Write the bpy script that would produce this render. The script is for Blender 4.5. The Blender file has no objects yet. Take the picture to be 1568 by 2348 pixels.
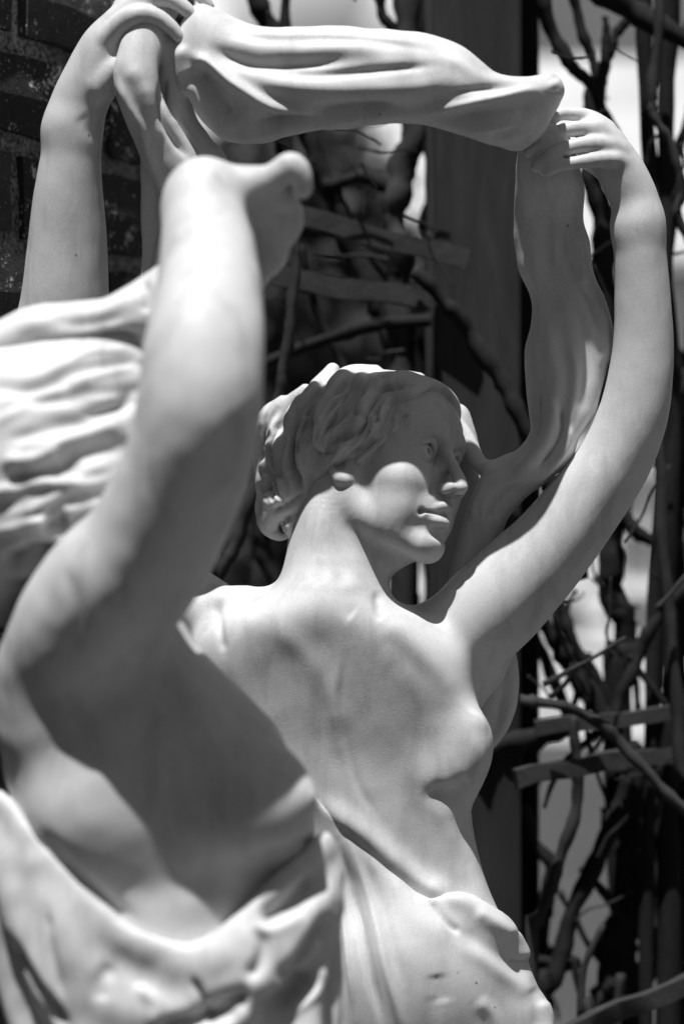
import bpy, math, random, time
import numpy as np
import openvdb as vdb

# ------------------------------------------------------------------ camera
SC = bpy.context.scene
CAM_Z = 1.50
FOVH = math.radians(24.0)
K = 2 * math.tan(FOVH / 2) / 2348.0
D0 = 1.75                      # metres from the lens to the woman looking right
UN = K * D0                    # one sculpting unit in metres
B0 = D0 / UN
cam_d = bpy.data.cameras.new('camera')
cam = bpy.data.objects.new('camera', cam_d)
SC.collection.objects.link(cam)
cam.location = (0, 0, CAM_Z)
cam.rotation_euler = (math.radians(90), 0, 0)
cam_d.sensor_fit = 'VERTICAL'
cam_d.sensor_height = 36.0
cam_d.lens = 18.0 / math.tan(FOVH / 2)
cam_d.clip_start = 0.05
cam_d.clip_end = 400
cam_d.dof.use_dof = True
cam_d.dof.focus_distance = D0 - 30 * UN
cam_d.dof.aperture_fstop = 3.4
SC.camera = cam
SC.render.resolution_x = 683
SC.render.resolution_y = 1024

# ------------------------------------------------------------------ sky and sun (a black and white photograph: the light is neutral)
LX, LY, LZ = -0.11, -0.285, 0.945
_l = math.sqrt(LX * LX + LY * LY + LZ * LZ)
SUN_EL = math.asin(LZ / _l)
SUN_AZ = math.atan2(LX, LY)
world = bpy.data.worlds.new('World')
SC.world = world
world.use_nodes = True
wn = world.node_tree.nodes
wl = world.node_tree.links
wn.clear()
w_out = wn.new('ShaderNodeOutputWorld')
w_bg = wn.new('ShaderNodeBackground')
w_bg.inputs['Strength'].default_value = 0.055
w_sky = wn.new('ShaderNodeTexSky')
w_sky.sky_type = 'NISHITA'
w_sky.sun_disc = False
w_sky.sun_elevation = SUN_EL
w_sky.sun_rotation = SUN_AZ
w_sky.dust_density = 0.6
w_bw = wn.new('ShaderNodeRGBToBW')          # black and white film
wl.new(w_sky.outputs[0], w_bw.inputs[0])
wl.new(w_bw.outputs[0], w_bg.inputs['Color'])
wl.new(w_bg.outputs[0], w_out.inputs['Surface'])
sun_d = bpy.data.lights.new('sun', 'SUN')
sun_d.energy = 5.0
sun_d.angle = math.radians(0.53)
sun_d.color = (1.0, 1.0, 1.0)
sun = bpy.data.objects.new('sun', sun_d)
SC.collection.objects.link(sun)
sun.rotation_euler = (math.radians(90) - SUN_EL, 0, math.atan2(LX, -LY))
sun.location = (0, 0, 5)
SC.view_settings.view_transform = 'Standard'
SC.view_settings.look = 'None'
SC.view_settings.gamma = 1.0
SC.view_settings.exposure = 0.34
SC.render.engine = 'CYCLES'
try:
    SC.cycles.max_bounces = 6
    SC.cycles.use_denoising = True
except Exception:
    pass
rnd = random.Random(7)
T0 = time.time()
def clock(s):
    print('%6.1fs %s' % (time.time() - T0, s), flush=True)

# ------------------------------------------------------------------ coordinates
def fz(dz):
    return (B0 + dz) / B0
def V(x, y, dz=0.0):
    f = fz(dz)
    return np.array([(x - 784) * f, dz, -(y - 1174) * f])
def W(x, y, dz=0.0):                       # metres
    p = V(x, y, dz) * UN
    return (p[0], p[1] + D0, p[2] + CAM_Z)
def at(x, y, d):                           # direction through (x, y), d metres away
    return ((x - 784) * K * d, d, CAM_Z - (y - 1174) * K * d)

def catmull(P, n):
    P = np.asarray(P, float)
    if len(P) < 3 or n <= 1:
        out = []
        for i in range(len(P) - 1):
            for t in np.linspace(0, 1, n, endpoint=False):
                out.append(P[i] * (1 - t) + P[i + 1] * t)
        out.append(P[-1])
        return np.array(out)
    Q = np.vstack([2 * P[0] - P[1], P, 2 * P[-1] - P[-2]])
    out = []
    for i in range(1, len(Q) - 2):
        p0, p1, p2, p3 = Q[i - 1], Q[i], Q[i + 1], Q[i + 2]
        for t in np.linspace(0, 1, n, endpoint=False):
            out.append(0.5 * (2 * p1 + (p2 - p0) * t + (2 * p0 - 5 * p1 + 4 * p2 - p3) * t * t + (3 * p1 - p0 - 3 * p2 + p3) * t ** 3))
    out.append(P[-1])
    return np.array(out)

# ------------------------------------------------------------------ carving: a distance field on a grid, meshed at the end
class Carve:
    def __init__(s, lo, hi, h, m=0):
        s.m = m                      # how far each form reaches, so that later soft joins see it
        s.h = float(h)
        s.lo = np.array(lo, float)
        s.n = np.ceil((np.array(hi, float) - s.lo) / h).astype(int) + 1
        s.D = np.full(tuple(s.n), 80.0, np.float32)
        s.ax = [(s.lo[i] + np.arange(s.n[i]) * h).astype(np.float32) for i in range(3)]
    def box(s, lo, hi):
        a = np.clip(np.floor((np.asarray(lo) - s.lo) / s.h).astype(int), 0, s.n)
        b = np.clip(np.ceil((np.asarray(hi) - s.lo) / s.h).astype(int) + 1, 0, s.n)
        if np.any(b - a < 1):
            return None
        sl = tuple(slice(a[i], b[i]) for i in range(3))
        X = s.ax[0][sl[0]][:, None, None]; Y = s.ax[1][sl[1]][None, :, None]; Z = s.ax[2][sl[2]][None, None, :]
        return sl, X, Y, Z
    def put(s, sl, d, k, op='u'):
        o = s.D[sl]
        if op == 's':
            d2 = -d
            if k > 0:
                h = np.maximum(k - np.abs(o - d2), 0) / k
                r = np.maximum(o, d2) + h * h * k * 0.25
            else:
                r = np.maximum(o, d2)
        else:
            if k > 0:
                h = np.maximum(k - np.abs(o - d), 0) / k
                r = np.minimum(o, d) - h * h * k * 0.25
            else:
                r = np.minimum(o, d)
        s.D[sl] = r
    def ell(s, c, r, R=None, k=20, op='u'):
        c = np.asarray(c, float); r = np.asarray(r, float)
        R = np.eye(3) if R is None else np.asarray(R, float)      # rows: local axes
        ext = np.sqrt(((R * r[:, None]) ** 2).sum(0)) + max(k, s.m) + 8
        g = s.box(c - ext, c + ext)
        if g is None: return
        sl, X, Y, Z = g
        x, y, z = X - c[0], Y - c[1], Z - c[2]
        L = [R[i, 0] * x + R[i, 1] * y + R[i, 2] * z for i in range(3)]
        k0 = np.sqrt(sum((L[i] / r[i]) ** 2 for i in range(3)))
        k1 = np.sqrt(sum((L[i] / (r[i] ** 2)) ** 2 for i in range(3))) + 1e-6
        s.put(sl, k0 * (k0 - 1) / k1, k, op)
    def chain(s, P, n=5, k=20, q=1.0, op='u'):
        """P: rows of (X, Y, Z, r) in units; q: depth of the section over its width.
        The whole chain is made first, then joined with blend k, so it has no beads."""
        P = catmull(P, n)
        km = k
        k = max(k, s.m)
        rm = P[:, 3].max() * max(1, q) + k + 10
        g = s.box(P[:, :3].min(0) - rm, P[:, :3].max(0) + rm)
        if g is None: return
        sl, X, Y, Z = g
        shp = s.D[sl].shape
        acc = np.full(shp, 90.0, np.float32)
        base = np.array([sl[i].start for i in range(3)])
        for a, b in zip(P[:-1], P[1:]):
            rr = max(a[3], b[3]) * max(1, q) + k + 10
            g2 = s.box(np.minimum(a[:3], b[:3]) - rr, np.maximum(a[:3], b[:3]) + rr)
            if g2 is None: continue
            s2, X2, Y2, Z2 = g2
            s3 = tuple(slice(s2[i].start - base[i], s2[i].stop - base[i]) for i in range(3))
            d = b[:3] - a[:3]
            dy = d[1] / q
            L2 = d[0] ** 2 + dy ** 2 + d[2] ** 2 + 1e-9
            x, y, z = X2 - a[0], (Y2 - a[1]) / q, Z2 - a[2]
            t = np.clip((x * d[0] + y * dy + z * d[2]) / L2, 0, 1)
            dist = np.sqrt((x - t * d[0]) ** 2 + (y - t * dy) ** 2 + (z - t * d[2]) ** 2) - (a[3] + t * (b[3] - a[3]))
            if q < 1: dist = dist * (0.5 + 0.5 * q)
            acc[s3] = np.minimum(acc[s3], dist)
        s.put(sl, acc, km, op)
    def vchain(s, P, **kw):                 # picture x, y, depth, apparent radius
        Q = []
        for x, y, dz, r in P:
            v = V(x, y, dz)
            Q.append((v[0], v[1], v[2], r * fz(dz)))
        s.chain(Q, **kw)
    def loft(s, rows, axis='z', n=6, k=20, p=2.2, op='u', cap=30):
        """rows along z: (y, xl, xr, depth, halfdepth); along x: (x, ytop, ybottom, depth, halfdepth)"""
        R = []
        for a, e0, e1, dz, hd in rows:
            f = fz(dz)
            if axis == 'z':
                R.append((-(a - 1174) * f, ((e0 + e1) / 2 - 784) * f, abs(e1 - e0) / 2 * f, dz, hd))
            else:
                R.append(((a - 784) * f, -((e0 + e1) / 2 - 1174) * f, abs(e1 - e0) / 2 * f, dz, hd))
        R = catmull(R, n)
        R = R[np.argsort(R[:, 0])]
        t0, t1 = R[0, 0], R[-1, 0]
        km = k
        k = max(k, s.m)
        rm = R[:, 2].max() + k + 10
        ylo, yhi = (R[:, 3] - R[:, 4]).min() - k - 10, (R[:, 3] + R[:, 4]).max() + k + 10
        clo, chi = (R[:, 1] - R[:, 2]).min() - k - 10, (R[:, 1] + R[:, 2]).max() + k + 10
        g = s.box((clo, ylo, t0 - k - 5), (chi, yhi, t1 + k + 5)) if axis == 'z' else s.box((t0 - k - 5, ylo, clo), (t1 + k + 5, yhi, chi))
        if g is None: return
        sl, X, Y, Z = g
        T = Z if axis == 'z' else X
        U_ = X if axis == 'z' else Z
        tt = T.ravel()
        def ip(i): return np.interp(tt, R[:, 0], R[:, i]).reshape(T.shape).astype(np.float32)
        c, a, dz, b = ip(1), ip(2), ip(3), ip(4)
        dx, dy = U_ - c, Y - dz
        rr = np.sqrt(dx * dx + dy * dy) + 1e-3
        gg = (np.abs(dx / a) ** p + np.abs(dy / b) ** p) ** (1.0 / p) + 1e-6
        d = np.where(gg > 0.05, rr * (1 - 1 / gg), -np.minimum(a, b))
        e = np.maximum(t0 - T, T - t1)
        h = np.maximum(cap - np.abs(d - e), 0) / cap
        d = np.maximum(d, e) + h * h * cap * 0.25
        s.put(sl, d, km, op)
    def above(s, curve, dz0, k=10, slope=0.85):
        """carve away all that stands above a curve (x, y) as it runs round the body"""
        c = np.array(curve, float)
        X = s.ax[0][:, None, None]; Y = s.ax[1][None, :, None]; Z = s.ax[2][None, None, :]
        f = (B0 + Y) / B0
        px = X / f + 784
        py = 1174 - Z / f
        ny = np.interp(px.ravel(), c[:, 0], c[:, 1]).reshape(px.shape).astype(np.float32)
        d2 = (ny - py) * slope
        o = s.D
        h = np.maximum(k - np.abs(o - d2), 0) / k
        s.D = (np.maximum(o, d2) + h * h * k * 0.25).astype(np.float32)
    def sample(s, p):
        q = (p - s.lo) / s.h
        q = np.clip(q, 1, s.n - 3)
        i = np.floor(q).astype(int); f = q - i
        D = s.D
        c = {}
        for a in (0, 1):
            for b in (0, 1):
                for d in (0, 1):
                    c[a, b, d] = D[i[:, 0] + a, i[:, 1] + b, i[:, 2] + d].astype(float)
        fx, fy, fz_ = f[:, 0], f[:, 1], f[:, 2]
        def L(u, v, t): return u * (1 - t) + v * t
        c00 = L(c[0, 0, 0], c[1, 0, 0], fx); c01 = L(c[0, 0, 1], c[1, 0, 1], fx); c10 = L(c[0, 1, 0], c[1, 1, 0], fx); c11 = L(c[0, 1, 1], c[1, 1, 1], fx)
        v = L(L(c00, c10, fy), L(c01, c11, fy), fz_)
        gx = L(L(c[1, 0, 0] - c[0, 0, 0], c[1, 1, 0] - c[0, 1, 0], fy), L(c[1, 0, 1] - c[0, 0, 1], c[1, 1, 1] - c[0, 1, 1], fy), fz_)
        gy = L(c10 - c00, c11 - c01, fz_)
        gz = L(c01, c11, fy) - L(c00, c10, fy)
        return v, np.stack([gx, gy, gz], 1) / s.h
    def mesh(s, smooth=2):
        g = vdb.FloatGrid(60.0)
        D = np.clip(s.D, -4 * s.h, 4 * s.h)
        for i in range(3):                    # never open at the border
            sl = [slice(None)] * 3
            sl[i] = 0; D[tuple(sl)] = 4 * s.h
            sl[i] = -1; D[tuple(sl)] = 4 * s.h
        g.copyFromArray(np.ascontiguousarray(D, dtype=np.float32))
        pts, tris, quads = g.convertToPolygons(isovalue=0.0, adaptivity=0.0)
        P = pts.astype(np.float64) * s.h + s.lo
        Q = quads.astype(np.int64)
        Q = Q[:, ::-1]
        # keep the largest piece only
        P, Q = largest(P, Q)
        c = P.mean(0)
        if ((P - c) * normals(P, Q)).sum() < 0: Q = Q[:, ::-1].copy()
        s.D = None
        for _ in range(smooth):
            P = relax(P, Q, 0.5)
        return P, Q

def largest(P, Q):
    n = len(P)
    lab = np.arange(n)
    E = np.vstack([Q[:, [0, 1]], Q[:, [1, 2]], Q[:, [2, 3]], Q[:, [3, 0]]])
    for _ in range(400):
        m = np.minimum(lab[E[:, 0]], lab[E[:, 1]])
        new = lab.copy()
        np.minimum.at(new, E[:, 0], m)
        np.minimum.at(new, E[:, 1], m)
        new = new[new]; new = new[new]; new = new[new]
        if np.array_equal(new, lab): break
        lab = new
    u, c = np.unique(lab, return_counts=True)
    keep = lab == u[c.argmax()]
    idx = np.cumsum(keep) - 1
    Q = Q[keep[Q[:, 0]]]
    return P[keep], idx[Q]

def relax(P, Q, w):
    n = len(P)
    acc = np.zeros_like(P); cnt = np.zeros(n)
    for a, b in ((0, 1), (1, 2), (2, 3), (3, 0)):
        i, j = Q[:, a], Q[:, b]
        for c in range(3):
            acc[:, c] += np.bincount(i, P[j, c], n) + np.bincount(j, P[i, c], n)
        cnt += np.bincount(i, minlength=n) + np.bincount(j, minlength=n)
    return P * (1 - w) + w * acc / np.maximum(cnt, 1)[:, None]

def normals(P, Q):
    d1 = P[Q[:, 2]] - P[Q[:, 0]]; d2 = P[Q[:, 3]] - P[Q[:, 1]]
    fn = np.cross(d1, d2)
    N = np.zeros_like(P)
    for a in range(4):
        for c in range(3):
            N[:, c] += np.bincount(Q[:, a], fn[:, c], len(P))
    return N / (np.linalg.norm(N, axis=1)[:, None] + 1e-9)

def strokes(P, Q, S, face=0.15):
    """chisel work: each stroke (points, width, height, kind) is a ridge ('g', height > 0), a groove
    ('g', height < 0) or a cloth edge ('e': raised on the left of the way the stroke runs)"""
    N = normals(P, Q)
    f = (B0 + P[:, 1]) / B0
    px = P[:, 0] / f + 784
    py = 1174 - P[:, 2] / f
    w0 = np.clip((-N[:, 1] - (-0.1)) / face, 0, 1)
    disp = np.zeros(len(P))
    for st in S:
        pts, wd, ht = st[0], st[1], st[2]
        kind = st[3] if len(st) > 3 else 'g'
        pts = catmull(np.array(pts, float)[:, :2], 8)
        m = wd * (3 if kind == 'g' else 5)
        sel = np.nonzero((px > pts[:, 0].min() - m) & (px < pts[:, 0].max() + m) & (py > pts[:, 1].min() - m) & (py < pts[:, 1].max() + m) & (w0 > 0))[0]
        if len(sel) == 0: continue
        x, y = px[sel], py[sel]
        best = np.full(len(sel), 1e9); tb = np.zeros(len(sel)); sd = np.zeros(len(sel))
        L = len(pts) - 1
        for i in range(L):
            a, b = pts[i], pts[i + 1]
            d = b - a; l2 = d @ d + 1e-9
            t = np.clip(((x - a[0]) * d[0] + (y - a[1]) * d[1]) / l2, 0, 1)
            ex, ey = x - a[0] - t * d[0], y - a[1] - t * d[1]
            dd = ex * ex + ey * ey
            u = dd < best
            best[u] = dd[u]; tb[u] = (i + t[u]) / L
            sd[u] = (ex * d[1] - ey * d[0])[u] / math.sqrt(l2)
        dist = np.sqrt(best)
        taper = np.clip(np.minimum(tb, 1 - tb) / 0.22, 0, 1)
        taper = taper * taper * (3 - 2 * taper)
        if kind == 'g':
            a = ht * np.exp(-(dist / wd) ** 2) * (0.12 + 0.88 * taper)
        elif kind == 'r':                    # a round topped fold with a crisp foot
            a = ht * np.clip(1 - (dist / (1.6 * wd)) ** 2, 0, 1) ** 0.7 * taper
        else:
            s_ = sd / (wd * 0.35)
            a = ht * (1 / (1 + np.exp(-np.clip(s_, -30, 30)))) * np.exp(-(np.maximum(sd, 0) / (3 * wd)) ** 2) * np.exp(-(np.maximum(dist - np.abs(sd), 0) / (0.5 * wd)) ** 2) * taper
        disp[sel] += a * w0[sel]
    return P + N * disp[:, None]

def wobble(P, Q, amp, size, seed=0):
    """slow unevenness left by the carver's hand"""
    r = np.random.RandomState(seed)
    N = normals(P, Q)
    a = np.zeros(len(P))
    for o in range(3):
        for _ in range(7):
            v = r.normal(size=3); v *= (2 * math.pi / (size / 2 ** o)) / np.linalg.norm(v) * r.uniform(0.7, 1.3)
            a += np.sin(P @ v + r.uniform(0, 6.28)) * (0.5 ** o)
    return P + N * (a * amp / 3.0)[:, None]

def refine(P, Q, F, lo, hi, fade=26):
    """halve the faces inside a box and settle them on the finer field F"""
    lo = np.asarray(lo, float); hi = np.asarray(hi, float)
    inside = np.all((P > lo) & (P < hi), axis=1)
    m = inside[Q].all(1)
    A, Bq = Q[m], Q[~m]
    E = np.vstack([A[:, [0, 1]], A[:, [1, 2]], A[:, [2, 3]], A[:, [3, 0]]])
    E = np.sort(E, axis=1)
    key = E[:, 0] * (len(P) + 1) + E[:, 1]
    uk, inv = np.unique(key, return_inverse=True)
    i0, i1 = uk // (len(P) + 1), uk % (len(P) + 1)
    mid = (P[i0] + P[i1]) / 2
    n = len(A)
    e = [len(P) + inv[i * n:(i + 1) * n] for i in range(4)]
    cen = P[A].mean(1)
    c = len(P) + len(mid) + np.arange(n)
    P2 = np.vstack([P, mid, cen])
    N4 = np.vstack([np.stack([A[:, 0], e[0], c, e[3]], 1), np.stack([e[0], A[:, 1], e[1], c], 1), np.stack([c, e[1], A[:, 2], e[2]], 1), np.stack([e[3], c, e[2], A[:, 3]], 1)])
    Q2 = np.vstack([Bq, N4])
    d = np.minimum(P2 - lo, hi - P2).min(1)
    w = np.clip((d - 8) / fade, 0, 1); w = w * w * (3 - 2 * w)
    idx = np.nonzero(w > 0)[0]
    p = P2[idx].copy()
    for _ in range(4):
        v, g = F.sample(p)
        gl = (g ** 2).sum(1) + 1e-6
        st = np.clip(v / gl, -6, 6)
        p = p - g * (st * 0.8)[:, None]
    P2[idx] = P2[idx] * (1 - w[idx])[:, None] + p * w[idx][:, None]
    cnt = np.bincount(inv, minlength=len(uk))
    tj = np.nonzero(cnt == 1)[0]                # middles of edges shared with a coarse face stay on that edge
    return P2, Q2, (len(P) + tj, i0[tj], i1[tj])
def seam(P, T):
    P[T[0]] = (P[T[1]] + P[T[2]]) / 2
    return P

# ------------------------------------------------------------------ objects
COL = SC.collection
def to_obj(name, P, Q, mat, parent=None, label=None, kind=None):
    Wd = P * UN
    Wd[:, 1] += D0; Wd[:, 2] += CAM_Z
    if parent is not None:
        pm = np.array(parent_world(parent))
        Wd = Wd - pm
    me = bpy.data.meshes.new(name)
    n = len(Q)
    me.vertices.add(len(P)); me.loops.add(n * 4); me.polygons.add(n)
    me.vertices.foreach_set('co', Wd.astype(np.float32).ravel())
    me.loops.foreach_set('vertex_index', Q.astype(np.int32).ravel())
    me.polygons.foreach_set('loop_start', (np.arange(n) * 4).astype(np.int32))
    me.polygons.foreach_set('loop_total', np.full(n, 4, np.int32))
    me.update(calc_edges=True)
    me.polygons.foreach_set('use_smooth', np.ones(n, bool))
    me.materials.append(mat)
    return link(name, me, parent, label, kind)
def parent_world(o):
    v = np.array(o.location)
    while o.parent:
        o = o.parent
        v = v + np.array(o.location)
    return v
def link(name, data, parent=None, label=None, kind=None):
    o = bpy.data.objects.new(name, data)
    COL.objects.link(o)
    if parent is not None: o.parent = parent
    if label: o['label'] = label
    if kind: o['kind'] = kind
    return o
def thing(name, label, cat, loc=(0, 0, 0), group=None):
    o = bpy.data.objects.new(name, None)
    COL.objects.link(o)
    o.location = loc
    o.empty_display_size = 0.05
    o['label'] = label; o['category'] = cat
    if group: o['group'] = group
    return o
def mesh_obj(name, verts, faces, mat, parent=None, label=None, kind=None, smooth=False):
    v = np.array(verts, float)
    if parent is not None: v = v - parent_world(parent)
    me = bpy.data.meshes.new(name)
    me.from_pydata([tuple(q) for q in v], [], [tuple(int(i) for i in q) for q in faces])
    me.update()
    if smooth:
        me.polygons.foreach_set('use_smooth', np.ones(len(me.polygons), bool))
    me.materials.append(mat)
    return link(name, me, parent, label, kind)
# ------------------------------------------------------------------ materials
def nmat(name):
    m = bpy.data.materials.new(name)
    m.use_nodes = True
    nt = m.node_tree
    b = nt.nodes['Principled BSDF']
    return m, nt, b
def g3(v): return (v, v, v, 1)
def noise(nt, scale, detail=4, rough=0.6, vec=None, dist=0.0):
    n = nt.nodes.new('ShaderNodeTexNoise')
    n.inputs['Scale'].default_value = scale
    n.inputs['Detail'].default_value = detail
    n.inputs['Roughness'].default_value = rough
    n.inputs['Distortion'].default_value = dist
    if vec is not None: nt.links.new(vec, n.inputs['Vector'])
    return n
def ramp(nt, src, stops):
    r = nt.nodes.new('ShaderNodeValToRGB')
    while len(r.color_ramp.elements) < len(stops): r.color_ramp.elements.new(0.5)
    for e, (p, v) in zip(r.color_ramp.elements, stops):
        e.position = p; e.color = g3(v)
    nt.links.new(src, r.inputs[0])
    return r
def mix(nt, mode, a, b, fac=1.0):
    m = nt.nodes.new('ShaderNodeMix')
    m.data_type = 'RGBA'; m.blend_type = mode
    m.inputs['Factor'].default_value = fac
    nt.links.new(a, m.inputs['A']); nt.links.new(b, m.inputs['B'])
    return m.outputs['Result']
def objvec(nt, scale=(1, 1, 1)):
    t = nt.nodes.new('ShaderNodeTexCoord')
    mp = nt.nodes.new('ShaderNodeMapping')
    mp.inputs['Scale'].default_value = scale
    nt.links.new(t.outputs['Object'], mp.inputs[0])
    return mp.outputs[0]
def bump(nt, b, h, strength, dist, prev=None):
    n = nt.nodes.new('ShaderNodeBump')
    n.inputs['Strength'].default_value = strength
    n.inputs['Distance'].default_value = dist
    nt.links.new(h, n.inputs['Height'])
    if prev is not None: nt.links.new(prev, n.inputs['Normal'])
    nt.links.new(n.outputs[0], b.inputs['Normal'])
    return n.outputs[0]

def marble(name, base=0.72, dirt=1.0, grime=0.5):
    m, nt, b = nmat(name)
    v = objvec(nt)
    n1 = noise(nt, 9, 5, 0.6, v, 0.6)
    c1 = ramp(nt, n1.outputs[0], [(0.30, base * (1 - 0.13 * dirt)), (0.55, base), (0.8, base * 1.04)])
    vs = objvec(nt, (1, 1, 0.28))
    n2 = noise(nt, 46, 6, 0.65, vs, 0.4)
    c2 = ramp(nt, n2.outputs[0], [(0.32, 1 - 0.22 * dirt), (0.52, 1.0)])
    # specks
    vo = nt.nodes.new('ShaderNodeTexVoronoi')
    vo.inputs['Scale'].default_value = 58
    nt.links.new(v, vo.inputs['Vector'])
    c3 = ramp(nt, vo.outputs['Distance'], [(0.035, 0.35), (0.075, 1.0)])
    n4 = noise(nt, 21, 2, 0.5, v)
    sel = ramp(nt, n4.outputs[0], [(0.60, 1.0), (0.66, 0.0)])     # most cells have no speck
    lt = mix(nt, 'LIGHTEN', c3.outputs[0], sel.outputs[0])
    x = mix(nt, 'MULTIPLY', c1.outputs[0], c2.outputs[0])
    x = mix(nt, 'MULTIPLY', x, lt)
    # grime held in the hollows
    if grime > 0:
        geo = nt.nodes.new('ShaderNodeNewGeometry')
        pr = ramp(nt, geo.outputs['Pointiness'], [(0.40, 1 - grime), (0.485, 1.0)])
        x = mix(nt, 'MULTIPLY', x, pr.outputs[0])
    # fine grain
    n6 = noise(nt, 1500, 2, 0.6, v)
    c6 = ramp(nt, n6.outputs[0], [(0.3, 0.84), (0.7, 1.08)])
    x = mix(nt, 'MULTIPLY', x, c6.outputs[0])
    nt.links.new(x, b.inputs['Base Color'])
    b.inputs['Roughness'].default_value = 0.55
    b.inputs['Specular IOR Level'].default_value = 0.35
    b.inputs['Subsurface Weight'].default_value = 0.15
    b.inputs['Subsurface Radius'].default_value = (1, 1, 1)
    b.inputs['Subsurface Scale'].default_value = 0.004
    n5 = noise(nt, 700, 3, 0.7, v)
    p = bump(nt, b, n5.outputs[0], 0.20, 0.0007)
    n7 = noise(nt, 120, 4, 0.6, v)
    bump(nt, b, n7.outputs[0], 0.10, 0.0010, p)
    return m
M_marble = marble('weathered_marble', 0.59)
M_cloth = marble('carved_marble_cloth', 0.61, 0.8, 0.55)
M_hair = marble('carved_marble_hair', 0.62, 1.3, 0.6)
# ------------------------------------------------------------------ the woman who looks right
rear = thing('marble_statue', 'sharply seen marble statue of a woman looking right, holding a veil overhead', 'statue', (0.0, D0 + 0.03, 0.42))

# head frame: forward, to her left, up
HS = 1.06                       # size of the head
HC = V(881, 1072, 60)
hf = np.array([0.805, -0.575, 0.15]); hf /= np.linalg.norm(hf)
hr = np.array([0.59, 0.77, -0.26]); hr = hr - hf * (hr @ hf); hr /= np.linalg.norm(hr)
hu = np.cross(hr, hf); hu = hu if hu[2] > 0 else -hu
HR = np.array([hf, hr, hu])
def H(f, r, u): return HC + HS * (f * hf + r * hr + u * hu)
def hell(G, c, r, k=20, op='u', tilt=0.0, side=0.0):
    R = HR
    if tilt:                                   # turn about the lateral axis
        ca, sa = math.cos(tilt), math.sin(tilt)
        R = np.array([ca * hf + sa * hu, hr, -sa * hf + ca * hu])
    if side:                                   # turn about the upright axis
        ca, sa = math.cos(side), math.sin(side)
        R = np.array([ca * R[0] + sa * R[1], -sa * R[0] + ca * R[1], R[2]])
    G.ell(H(*c), np.array(r) * HS, R, k, op)
def hchain(G, P, **kw):
    G.chain([tuple(H(a, b, c)) + (r * HS,) for a, b, c, r in P], **kw)

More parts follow.
